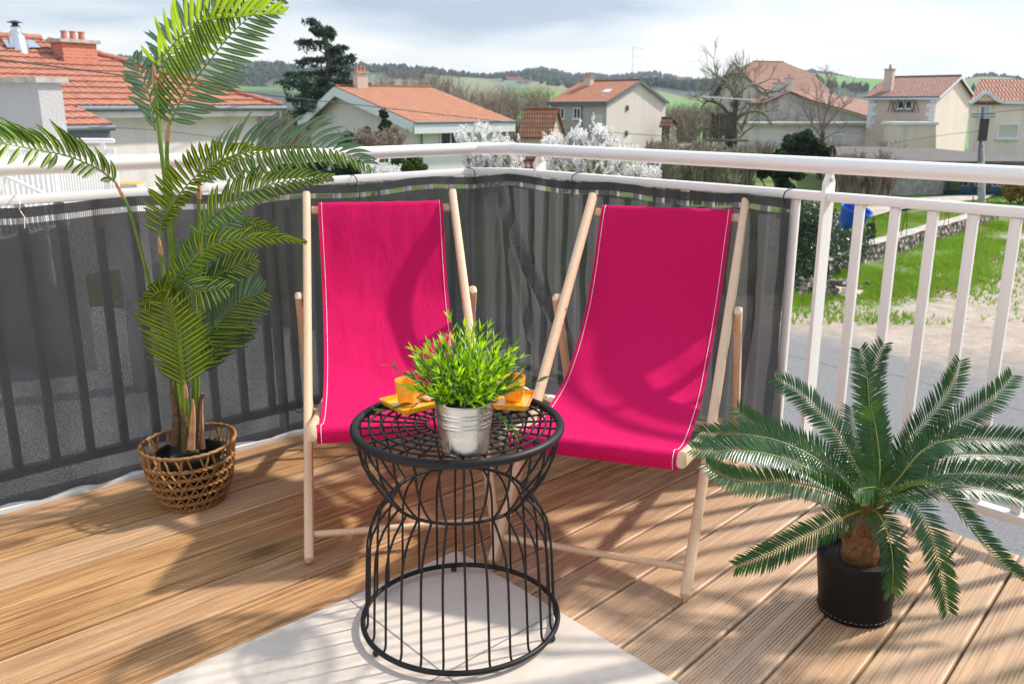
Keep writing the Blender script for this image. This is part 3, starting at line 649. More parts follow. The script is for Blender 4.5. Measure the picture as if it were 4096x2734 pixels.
# ---------------------------------------------------------------- potted grass
def leaf_blade(b, base, d, nrm, L, W, droop=.3, seg=3, fold=.25, tipw=.0, prof=None, wave=0.0, curl=None):
    """a narrow leaf: seg+1 rows of three points, folded along its midrib"""
    d = d.normalized(); side = d.cross(nrm)
    if side.length < 1e-5: side = d.orthogonal()
    side.normalize(); nrm = side.cross(d).normalized()
    rows = []; p = Vector(base); g = Vector((0, 0, -1)) if curl is None else curl
    for i in range(seg + 1):
        k = i / seg
        w_ = (prof[i] if prof else math.sin(math.pi * min(1, (.12 + .88 * k))) ** .75 if k < 1 else 0) * W
        if i == seg: w_ = W * tipw
        off = nrm * (wave * math.sin(i * 2.6 + L * 90))
        rows.append((b.vert(p - side * w_ / 2 + nrm * fold * w_ / 2 + off), b.vert(p + off), b.vert(p + side * w_ / 2 + nrm * fold * w_ / 2 + off)))
        d = (d + g * droop / seg).normalized(); nrm = side.cross(d).normalized(); p = p + d * (L / seg)
    for i in range(seg):
        v0, v1 = i / seg, (i + 1) / seg
        b.face((rows[i][0], rows[i][1], rows[i + 1][1], rows[i + 1][0]), [(0, v0), (.5, v0), (.5, v1), (0, v1)])
        b.face((rows[i][1], rows[i][2], rows[i + 1][2], rows[i + 1][1]), [(.5, v0), (1, v0), (1, v1), (.5, v1)])

PP = Vector((-.106, 1.858, TZ + .0045))
def build_grass_pot():
    t = thing('potted_grass', 'bushy bright green artificial grass plant in a zinc pot on the wire table', 'potted plant', PP)
    z0 = 0.0
    prof = [(.0, .003), (.050, .003), (.0515, .0), (.0530, .002), (.0535, .006), (.0545, .03)]
    def rz(z): return .0535 + (.0655 - .0535) * (z / .116)
    pr = [(.0, .003), (.051, .003), (.0528, .0), (.0535, .003)]
    z = .006
    while z < .114:
        bulge = sum(.0013 * math.exp(-((z - c) / .0022) ** 2) for c in (.064, .072, .086, .094)); pr.append((rz(z) + bulge, z)); z += .0014
    pr += [(rz(.115) + .0005, .1145), (rz(.116) + .0018, .1160), (rz(.116) + .0014, .1178), (rz(.116) - .001, .1175), (rz(.116) - .0015, .114), (rz(.08) - .0015, .094), (0, .094)]
    b = MB(); b.lathe(pr, PP, 72); po = b.build('pot', A['zinc'], t, True)
    b = MB(); a = R(238); dv = Vector((math.cos(a), math.sin(a), 0)); b.tube([PP + dv * (rz(z) + .0004) + Vector((0, 0, z)) for z in (.004, .03, .05, .07, .113)], .0011, 6); b.build('seam', A['zinc'], po, True)
    rnd = random.Random(11); b1 = MB(); b2 = MB(); bs = MB()
    ctr = PP + Vector((0, .0, .098))
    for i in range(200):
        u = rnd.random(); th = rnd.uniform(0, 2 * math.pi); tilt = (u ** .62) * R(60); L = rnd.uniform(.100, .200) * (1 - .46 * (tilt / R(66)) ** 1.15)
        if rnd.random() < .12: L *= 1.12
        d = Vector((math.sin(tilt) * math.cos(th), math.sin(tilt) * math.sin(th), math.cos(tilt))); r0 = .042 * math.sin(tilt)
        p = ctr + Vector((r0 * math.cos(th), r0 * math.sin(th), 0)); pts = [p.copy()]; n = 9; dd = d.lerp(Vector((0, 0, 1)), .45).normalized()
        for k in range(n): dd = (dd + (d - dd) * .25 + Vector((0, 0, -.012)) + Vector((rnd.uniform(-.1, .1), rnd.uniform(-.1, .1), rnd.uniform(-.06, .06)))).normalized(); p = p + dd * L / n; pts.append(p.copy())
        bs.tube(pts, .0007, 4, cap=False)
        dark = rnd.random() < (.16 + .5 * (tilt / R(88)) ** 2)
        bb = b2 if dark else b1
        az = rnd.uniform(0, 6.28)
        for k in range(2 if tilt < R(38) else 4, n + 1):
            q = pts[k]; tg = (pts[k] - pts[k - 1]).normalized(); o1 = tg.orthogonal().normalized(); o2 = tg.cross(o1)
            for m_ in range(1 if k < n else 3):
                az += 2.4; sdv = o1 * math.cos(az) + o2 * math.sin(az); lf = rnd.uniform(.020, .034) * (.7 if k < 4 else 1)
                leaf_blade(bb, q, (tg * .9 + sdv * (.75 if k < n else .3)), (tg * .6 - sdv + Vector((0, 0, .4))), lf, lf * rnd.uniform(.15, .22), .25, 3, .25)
    # a few stray sprays hanging over the rim
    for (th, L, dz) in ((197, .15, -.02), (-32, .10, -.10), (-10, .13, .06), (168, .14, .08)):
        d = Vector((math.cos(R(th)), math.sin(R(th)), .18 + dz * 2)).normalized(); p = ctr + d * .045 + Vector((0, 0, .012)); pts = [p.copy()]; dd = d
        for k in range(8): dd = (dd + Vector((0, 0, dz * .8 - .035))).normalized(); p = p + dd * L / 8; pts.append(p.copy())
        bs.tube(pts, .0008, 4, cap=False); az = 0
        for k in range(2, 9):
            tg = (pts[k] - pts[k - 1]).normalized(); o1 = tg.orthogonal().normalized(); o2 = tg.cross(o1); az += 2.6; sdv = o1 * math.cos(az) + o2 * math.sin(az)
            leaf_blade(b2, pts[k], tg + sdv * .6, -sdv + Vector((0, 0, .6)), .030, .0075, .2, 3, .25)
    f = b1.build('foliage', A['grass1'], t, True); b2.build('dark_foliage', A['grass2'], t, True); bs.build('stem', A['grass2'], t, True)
build_grass_pot()

def slab_tray(t, C, X, Y, sx, sy):
    """shallow rectangular dish with sloping sides"""
    b = MB(); X = X.normalized(); Y = Y.normalized(); lv = [(.86, 0.0), (1.0, .0135), (1.0, .0155), (.965, .0155), (.90, .0055), (.0, .0050)]
    def ringp(k, z):
        hx, hy = sx / 2 * (k if k > 0 else .001), sy / 2 * (k if k > 0 else .001)
        if k > 0: hx = sx / 2 - (1 - k) * .045; hy = sy / 2 - (1 - k) * .045
        r = .006 if k > 0 else .0005; out = []
        for (ax, ay, a0) in ((1, 1, 0), (-1, 1, 90), (-1, -1, 180), (1, -1, 270)):
            for a in (0, 30, 60, 90): out.append(C + X * (ax * (hx - r) + r * math.cos(R(a0 + a))) + Y * (ay * (hy - r) + r * math.sin(R(a0 + a))) + Vector((0, 0, z)))
        return [b.vert(p) for p in out]
    rows = [ringp(k, z) for k, z in lv]; n = 16
    for i in range(len(rows) - 1):
        for k in range(n): b.face((rows[i][k], rows[i][(k + 1) % n], rows[i + 1][(k + 1) % n], rows[i + 1][k]))
    b.face(tuple(reversed(rows[0]))); return b
def build_tray(label, P4):
    A_, B_, C_, D_ = P4; c = (A_ + B_ + C_ + D_) / 4; c.z = TZ + .0045; X = ((B_ - A_) + (C_ - D_)) / 2; Y = ((D_ - A_) + (C_ - B_)) / 2; X.z = Y.z = 0
    Y2 = Vector((-X.y, X.x, 0)); Y2 = Y2 if Y2.dot(Y) > 0 else -Y2
    b = slab_tray(None, c, X, Y2, X.length, Y.length); o = b.build('serving_tray', A['orange'], None, True, origin=c); tag(o, label, 'tray', 'orange ceramic trays on the table'); return c
def pz(x, y, z): return at_z((1350 + x / 1.96) / K, (1200 + y / 1.96) / K, z)
tl = [pz(495, 893, .562), pz(835, 815, .562), pz(700, 690, .567), pz(345, 775, .567)]
tr_ = [pz(1225, 840, .562), pz(1520, 855, .562), pz(1535, 715, .567), pz(1262, 700, .567)]
build_tray('orange ceramic tray left of the zinc pot, carrying a cup and a biscuit', tl)
build_tray('orange ceramic tray right of the zinc pot, carrying a cup', tr_)
def build_cup(label, c, hdl, grp='orange espresso cups'):
    t = thing('espresso_cup', label, 'cup', c, grp)
    pr = [(0, .001), (.018, .001), (.0195, 0), (.0225, .004), (.0258, .014), (.0278, .028), (.0292, .044), (.0305, .058), (.0314, .0655), (.0308, .0668), (.0298, .0655), (.0285, .052), (.0262, .028), (.022, .010), (0, .007)]
    tn = [0, 0, .2, 1, 1, 1, .25, 0, 0, 0, 0, 0, 0, 0, 0]
    b = MB(); b.lathe(pr, c, 48, tones=tn); b.build('body', A['orange'], t, True)
    b = MB(); h = hdl.normalized(); pts = []
    for k in range(11):
        a = R(-100 + 200 * k / 10); pts.append(Vector(c) + h * (.026 + .0185 * math.cos(a)) + Vector((0, 0, .036 + .0215 * math.sin(a))))
    b.tube(pts, .0042, 10, flat=1.5); b.build('handle', A['orange'], t, True)
    return t
CL = pz(550, 815, .561); CR = pz(1380, 780, .561); CL.z = CR.z = TZ + .0100
build_cup('orange espresso cup with its handle turned away, left of the grass plant', CL, hdir(60))
build_cup('orange espresso cup showing its handle, right of the grass plant', CR, hdir(152))
def build_spoon(label, c, d):
    d = d.normalized(); top = Vector(c) + d * .030 + Vector((0, 0, .090)); bot = Vector(c) - d * .014 + Vector((0, 0, .010))
    t = thing('teaspoon', label, 'spoon', bot, 'teaspoons standing in the cups'); L = top - bot
    b = MB(); b.tube([bot + L * k for k in (0.2, .4, .6, .8, .92, 1.0)], [.0018, .0016, .0017, .0024, .0034, .0016], 8, flat=.45, up=Vector((0, 0, 1)).cross(d)); b.build('handle', A['spoon'], t, True)
    b = MB(); b.tube([bot + L * k for k in (-.02, .02, .08, .15, .21)], [.001, .0055, .0078, .0055, .0018], 10, flat=.4, up=Vector((0, 0, 1)).cross(d)); b.build('bowl', A['spoon'], t, True)
build_spoon('teaspoon leaning in the left orange cup', CL, hdir(55)); build_spoon('teaspoon leaning in the right orange cup', CR, hdir(75))
def build_biscuit(label, c, seed):
    b = MB(); rnd = random.Random(seed); n = 28; rows = []
    for (r, z) in ((0, .0), (.018, 0), (.0215, .003), (.0225, .0065), (.020, .010), (.012, .0125), (0, .013)):
        rows.append([b.vert(Vector(c) + Vector((r * (1 + .05 * math.sin(9 * 2 * math.pi * k / n)) * math.cos(2 * math.pi * k / n), r * (1 + .05 * math.sin(9 * 2 * math.pi * k / n)) * math.sin(2 * math.pi * k / n), z + rnd.uniform(-.0008, .0008) * (r > 0)))) for k in range(n)])
    for i in range(6):
        for k in range(n): b.face((rows[i][k], rows[i][(k + 1) % n], rows[i + 1][(k + 1) % n], rows[i + 1][k]))
    o = b.build('biscuit', A['biscuit'], None, True, origin=c); tag(o, label, 'biscuit', 'sugared biscuits on the trays')
q = pz(710, 770, .562); q.z = TZ + .0108; build_biscuit('round sugared biscuit lying beside the left orange cup', q, 1)

# ================================================================== PALM IN THE RUSH BASKET
BK = Vector((-1.082, 2.768, 0))
def basket_r(z):      # widest at the rim, narrowing to a small base
    ks = [(0, .090), (.03, .107), (.08, .125), (.14, .139), (.20, .150), (.232, .155)]
    for (a, ra), (b_, rb) in zip(ks, ks[1:]):
        if z <= b_: k = (z - a) / (b_ - a); return ra + (rb - ra) * k
    return ks[-1][1]
BH = .215
def build_basket():
    t = thing('rush_basket', 'open weave rush basket holding the tall palm in its black pot', 'basket', BK)
    rnd = random.Random(5)
    def P(a, z, o=0): r = basket_r(max(z, 0)) + o + .003 * math.sin(3 * a + z * 20); return BK + Vector((r * math.cos(a), r * math.sin(a), z + .008 * math.sin(a + 1.0) * (z / BH)))
    for i, z in enumerate((.006, .034, .066, .098, .130, .162)):
        b = MB(); n = 120
        for s in (0, 1):
            b.tube([P(2 * math.pi * k / n, z + .0038 * math.cos(k * 22 * 2 * math.pi / n + s * math.pi), .0042 * math.sin(k * 22 * 2 * math.pi / n + s * math.pi)) for k in range(n)], .0044, 6, True)
        b.build('woven_band', A['rush'], t, True)
    b = MB(); n = 110; b.tube([P(2 * math.pi * k / n, BH + .0012 * math.sin(k * 1.9), 0) for k in range(n)], [.0058 + .0008 * math.sin(k * 2.3) for k in range(n)], 9, True); b.build('rim', A['rush'], t, True)
    zs = [.006, .034, .066, .098, .130, .162, BH]; m_ = 24
    b = MB()
    for j in range(6):
        for k in range(m_):
            for s in (-1, 1):
                if j == 5 and s == 1 and k % 2: continue
                a0 = 2 * math.pi * (k + (.5 if j % 2 else 0)) / m_; a1 = a0 + s * math.pi / m_ * (1.25 if j < 5 else .7) + rnd.uniform(-.02, .02)
                b.tube([P(a0, zs[j], -.001 * s), P((a0 + a1) / 2, (zs[j] + zs[j + 1]) / 2, .0025 * s), P(a1, zs[j + 1], -.001)], [.0045, .0056, .0045], 5, flat=.55, cap=False, up=(0, 0, 1))
    o = b.build('lattice', A['rush'], t, True)
    b = MB(); b.lathe([(0, .004), (.07, .004), (.086, .006), (.086, .001), (0, .001)], BK, 24); b.build('base', A['rush'], t, True)
build_basket()

def frond(parent, rach, mat, nleaf, L, W, sideA, sideB, r0=.0032, nm='frond', prof=None, fwd=.55, droop=.35, start=.04, seg=5, rmat=None, seed=0, fold=.28, jit=.12, wave=.0, LA=1.0, LB=1.0, end=1.0, matB=None, tipfwd=.4, lift=.0, sweep=.0, skipB=.0):
    """rachis + two rows of leaflets. side vectors give the world direction in which each row stands off the rachis"""
    rnd = random.Random(seed * 31 + 7); C = catmull(rach, 10); n = len(C); Ls = [0]
    for i in range(1, n): Ls.append(Ls[-1] + (C[i] - C[i - 1]).length)
    b = MB(); b.mat(rmat or A['cane']); b.tube(C, [r0 * (1 - .82 * (l / Ls[-1])) for l in Ls], 7)
    prof = prof or (lambda k: min(1, .55 + k * 1.6) * min(1, (1.08 - k) * 2.2) ** .8)
    wp = [.30, .80, 1.0, .95, .66, 0] if seg == 5 else ([.35, .95, .95, 0] if seg == 3 else [.3, .9, 1, .7, 0])
    for q, (sv, sc, mt) in enumerate(((sideA, LA, mat), (sideB, LB, matB or mat))):
        if sv is None or sc <= 0: continue
        b.mat(mt)
        for i in range(nleaf):
            if q and rnd.random() < skipB: continue
            k = start + (end - start) * (i + .5 * q) / nleaf; dist = k * Ls[-1]
            j = 0
            while j < n - 2 and Ls[j + 1] < dist: j += 1
            f = (dist - Ls[j]) / max(1e-6, Ls[j + 1] - Ls[j]); p = C[j].lerp(C[j + 1], f); T = (C[min(j + 2, n - 1)] - C[max(j - 1, 0)]).normalized()
            s_ = Vector(sv(k)) if callable(sv) else Vector(sv); s_ = (s_ - T * s_.dot(T)).normalized(); nr = T.cross(s_).normalized()
            if nr.z < 0: nr = -nr
            fw = fwd + tipfwd * k * k
            d = (s_ + T * fw + Vector((rnd.uniform(-1, 1), rnd.uniform(-1, 1), rnd.uniform(-1, 1))) * jit + nr * lift).normalized()
            l_ = L * sc * prof(k) * rnd.uniform(.9, 1.06)
            leaf_blade(b, p, d, nr, l_, W * rnd.uniform(.85, 1.1) * (.75 + .25 * prof(k)), droop * rnd.uniform(.6, 1.3), seg, fold, 0, wp, wave, (T * sweep + Vector((0, 0, -1))) if sweep else None)
    return b.build(nm, None, parent, True)

def build_palm():
    t = thing('areca_palm', 'tall artificial areca palm with striped fronds standing in the rush basket', 'palm', BK + Vector((0, 0, .008)))
    def Y(px, py, y=2.8): return at_y(px, py, y)
    b = MB(); c = BK + Vector((0, 0, .008)); b.lathe([(0, 0), (.072, 0), (.075, .004), (.102, .165), (.108, .168), (.108, .175), (.102, .175), (.098, .165), (.094, .135), (0, .135)], c, 40); b.build('nursery_pot', A['plastic'], t, True)
    # canes
    canes = [([(432, 1035, 2.79), (414, 900, 2.80), (398, 700, 2.81), (391, 560, 2.81), (386, 470, 2.82), (368, 330, 2.83), (357, 215, 2.84), (353, 165, 2.84)], .0105, .0055),
             ([(437, 1035, 2.81), (420, 880, 2.81), (405, 700, 2.80), (396, 560, 2.80), (392, 450, 2.80), (383, 360, 2.80), (386, 300, 2.80)], .0105, .0060),
             ([(430, 1035, 2.82), (412, 880, 2.83), (394, 640, 2.84), (378, 420, 2.85), (366, 290, 2.86), (368, 180, 2.86)], .0080, .0050),
             ([(450, 1035, 2.83), (453, 880, 2.83), (455, 700, 2.83), (456, 560, 2.83), (457, 432, 2.83)], .0095, .0055),
             ([(446, 1035, 2.80), (446, 850, 2.79), (450, 700, 2.78), (458, 620, 2.78), (462, 560, 2.78)], .0080, .0050),
             ([(425, 1035, 2.77), (402, 860, 2.76), (382, 690, 2.75), (372, 600, 2.75), (366, 560, 2.74)], .0080, .0050),
             ([(420, 1035, 2.80), (385, 830, 2.79), (350, 680, 2.78), (322, 570, 2.77), (296, 480, 2.75), (272, 432, 2.74)], .0070, .0042),
             ([(428, 1035, 2.76), (415, 860, 2.74), (398, 740, 2.73), (386, 660, 2.72)], .0070, .0045),
             ([(440, 1035, 2.74), (434, 960, 2.72), (429, 920, 2.70), (426, 890, 2.69)], .0070, .0048)]
    for pts, ra, rb in canes:
        P = catmull([Y(*p) for p in pts], 6); n = len(P); b = MB(); b.tube(P, [ra + (rb - ra) * i / (n - 1) for i in range(n)], 10); b.build('cane', A['cane'], t, True)
        b = MB(); e_ = P[-1]; d = (P[-1] - P[-3]).normalized(); m = Vector((.0, -.004, 0))
        b.tube([e_ - d * .034, e_ - d * .026, e_ - d * .008, e_ + d * .012, e_ + d * .026], [rb * 1.25, rb * 1.45, rb * 1.35, rb * 1.0, rb * .3], 8); b.build('sheath', A['sheath'], t, True)
    # fibrous boots round the base
    for pts, r, mm in (([(400, 1020, 2.76), (404, 960, 2.75), (396, 905, 2.74), (393, 868, 2.74)], .012, 'bark'), ([(438, 1030, 2.71), (443, 960, 2.71), (442, 915, 2.72)], .010, 'sheath'), ([(462, 1028, 2.77), (461, 960, 2.78), (463, 900, 2.79)], .010, 'sheath'), ([(450, 1028, 2.75), (455, 950, 2.76), (462, 910, 2.77), (470, 905, 2.77)], .009, 'bark'), ([(428, 1030, 2.73), (424, 970, 2.73), (418, 930, 2.74)], .010, 'bark')):
        P = catmull([Y(*p) for p in pts], 5); n = len(P); b = MB(); b.tube(P, [r * (1 - .75 * i / (n - 1)) for i in range(n)], 8, flat=1.4); b.build('boot', A[mm], t, True)
    def FR(pts, **k):
        return frond(t, [Y(*p) for p in pts], **k)
    P, PY, PG = A['palm'], A['palm_y'], A['palm_g']
    UPL = (-.55, .25, .95); pf = lambda k: min(1, .5 + k * 2.2) * min(1, (1.1 - k) * 2.0) ** .8
    # far left arching frond
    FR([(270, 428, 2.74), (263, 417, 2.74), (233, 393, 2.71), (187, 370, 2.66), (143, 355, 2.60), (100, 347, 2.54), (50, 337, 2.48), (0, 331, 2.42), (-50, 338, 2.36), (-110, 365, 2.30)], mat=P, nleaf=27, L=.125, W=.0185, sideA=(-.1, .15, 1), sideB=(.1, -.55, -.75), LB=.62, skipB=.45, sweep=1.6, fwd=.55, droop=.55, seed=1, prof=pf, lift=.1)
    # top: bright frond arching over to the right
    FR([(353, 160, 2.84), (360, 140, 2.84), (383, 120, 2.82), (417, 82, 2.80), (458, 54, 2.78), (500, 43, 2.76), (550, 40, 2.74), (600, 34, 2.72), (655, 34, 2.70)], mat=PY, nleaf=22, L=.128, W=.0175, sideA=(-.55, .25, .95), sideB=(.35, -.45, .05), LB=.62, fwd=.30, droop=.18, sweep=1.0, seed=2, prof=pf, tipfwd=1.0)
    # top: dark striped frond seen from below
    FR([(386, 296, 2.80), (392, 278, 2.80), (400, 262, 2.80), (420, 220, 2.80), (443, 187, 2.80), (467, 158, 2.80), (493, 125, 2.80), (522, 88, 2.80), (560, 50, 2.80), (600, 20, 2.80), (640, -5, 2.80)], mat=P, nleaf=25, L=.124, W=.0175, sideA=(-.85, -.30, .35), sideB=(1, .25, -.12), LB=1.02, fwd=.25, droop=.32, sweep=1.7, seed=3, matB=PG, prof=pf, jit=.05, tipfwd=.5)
    # behind it a pale one fanning up and right
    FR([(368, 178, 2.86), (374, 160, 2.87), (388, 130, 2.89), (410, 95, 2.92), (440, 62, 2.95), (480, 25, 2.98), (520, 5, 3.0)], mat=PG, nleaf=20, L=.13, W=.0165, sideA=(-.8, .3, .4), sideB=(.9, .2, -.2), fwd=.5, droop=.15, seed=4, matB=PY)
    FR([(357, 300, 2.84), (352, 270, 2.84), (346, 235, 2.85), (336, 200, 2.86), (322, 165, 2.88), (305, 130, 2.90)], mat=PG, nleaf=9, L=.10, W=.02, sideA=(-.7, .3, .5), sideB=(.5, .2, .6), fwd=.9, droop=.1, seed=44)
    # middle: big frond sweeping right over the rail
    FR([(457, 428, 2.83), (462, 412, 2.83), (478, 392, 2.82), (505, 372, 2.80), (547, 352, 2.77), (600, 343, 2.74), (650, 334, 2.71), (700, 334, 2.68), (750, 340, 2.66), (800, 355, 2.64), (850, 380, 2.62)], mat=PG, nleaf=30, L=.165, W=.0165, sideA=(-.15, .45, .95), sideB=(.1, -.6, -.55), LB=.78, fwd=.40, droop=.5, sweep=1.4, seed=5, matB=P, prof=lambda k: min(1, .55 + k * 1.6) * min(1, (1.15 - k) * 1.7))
    # left-leaning striped frond below it, curving up from the left cane
    FR([(366, 545, 2.74), (369, 524, 2.74), (380, 495, 2.73), (398, 464, 2.71), (420, 436, 2.69), (450, 404, 2.67), (485, 378, 2.65), (525, 360, 2.63), (575, 350, 2.62), (620, 352, 2.61)], mat=P, nleaf=26, L=.098, W=.0175, sideA=(-.75, -.25, .62), sideB=(.35, .55, -.35), LB=.45, fwd=.05, droop=.5, sweep=1.3, seed=6, tipfwd=.8, prof=pf)
    # right, sweeping to the railing corner
    FR([(462, 552, 2.78), (464, 530, 2.78), (484, 503, 2.76), (515, 478, 2.74), (552, 453, 2.72), (600, 430, 2.70), (655, 416, 2.68), (710, 409, 2.66), (762, 408, 2.64)], mat=P, nleaf=26, L=.100, W=.0165, sideA=(-.45, .2, .85), sideB=(.35, -.55, -.45), LB=.75, fwd=.40, droop=.45, sweep=1.3, seed=7, prof=pf, tipfwd=1.1)
    # lower right one with hooked leaflets
    FR([(386, 652, 2.72), (400, 640, 2.72), (426, 615, 2.70), (453, 584, 2.68), (482, 565, 2.66), (525, 553, 2.65), (590, 547, 2.64), (655, 548, 2.63), (700, 556, 2.62)], mat=P, nleaf=24, L=.085, W=.0165, sideA=(-.55, -.1, .75), sideB=(.3, .35, -.5), LB=.65, fwd=.30, droop=.6, sweep=1.2, seed=8, tipfwd=1.5, prof=pf)
    FR([(404, 650, 2.83), (430, 625, 2.84), (465, 585, 2.87), (500, 540, 2.90), (530, 508, 2.93), (548, 490, 2.95)], mat=PG, nleaf=17, L=.105, W=.016, sideA=(-.75, .15, .55), sideB=(.6, .1, -.75), fwd=.35, droop=.1, seed=9)
    FR([(548, 505, 2.92), (575, 512, 2.91), (605, 524, 2.90), (640, 540, 2.88)], mat=P, nleaf=10, L=.05, W=.014, sideA=(.2, .1, .8), sideB=(.2, -.3, -.8), fwd=1.1, droop=.2, seed=91)
    FR([(440, 668, 2.80), (460, 655, 2.80), (500, 630, 2.81), (540, 610, 2.82), (588, 594, 2.83)], mat=P, nleaf=18, L=.075, W=.017, sideA=(-.3, .2, .8), sideB=(.3, -.2, -.8), fwd=1.0, droop=.25, seed=10)
    FR([(448, 800, 2.86), (468, 775, 2.87), (497, 740, 2.89), (531, 704, 2.91), (562, 682, 2.93), (608, 669, 2.95)], mat=PG, nleaf=20, L=.125, W=.0165, sideA=(-.65, .2, .85), sideB=(.7, -.1, -.65), fwd=.75, droop=.12, seed=11, matB=P)
    FR([(448, 860, 2.88), (470, 828, 2.90), (500, 795, 2.92), (540, 765, 2.94), (575, 745, 2.95)], mat=P, nleaf=12, L=.10, W=.022, sideA=(-.3, .1, .8), sideB=(.5, 0, -.8), fwd=1.3, droop=.1, seed=12)
    # the big fan at the front
    FR([(427, 892, 2.69), (425, 870, 2.69), (419, 830, 2.67), (411, 790, 2.65), (402, 755, 2.63), (392, 725, 2.61), (383, 700, 2.60), (372, 688, 2.59)], mat=P, nleaf=17, L=.145, W=.0155, sideA=(-.9, -.25, .20), sideB=(.85, -.1, .42), LB=.92, fwd=.75, droop=.02, seed=13, sweep=.8, jit=.05, prof=lambda k: min(1, .72 + k * 1.2) * min(1, (1.3 - k) * 1.6), tipfwd=.0)
    FR([(395, 668, 2.76), (402, 650, 2.74), (415, 645, 2.70), (432, 655, 2.66), (450, 668, 2.62), (490, 665, 2.60), (530, 662, 2.59)], mat=P, nleaf=18, L=.085, W=.0165, sideA=(-.3, -.3, -.7), sideB=(.3, .4, .55), fwd=.5, droop=.6, seed=14)
    FR([(392, 680, 2.70), (380, 668, 2.66), (366, 668, 2.62), (348, 680, 2.59), (330, 698, 2.57)], mat=P, nleaf=14, L=.075, W=.018, sideA=(.2, -.3, .8), sideB=(-.2, -.1, -.6), fwd=.5, droop=.5, seed=15)
build_palm()

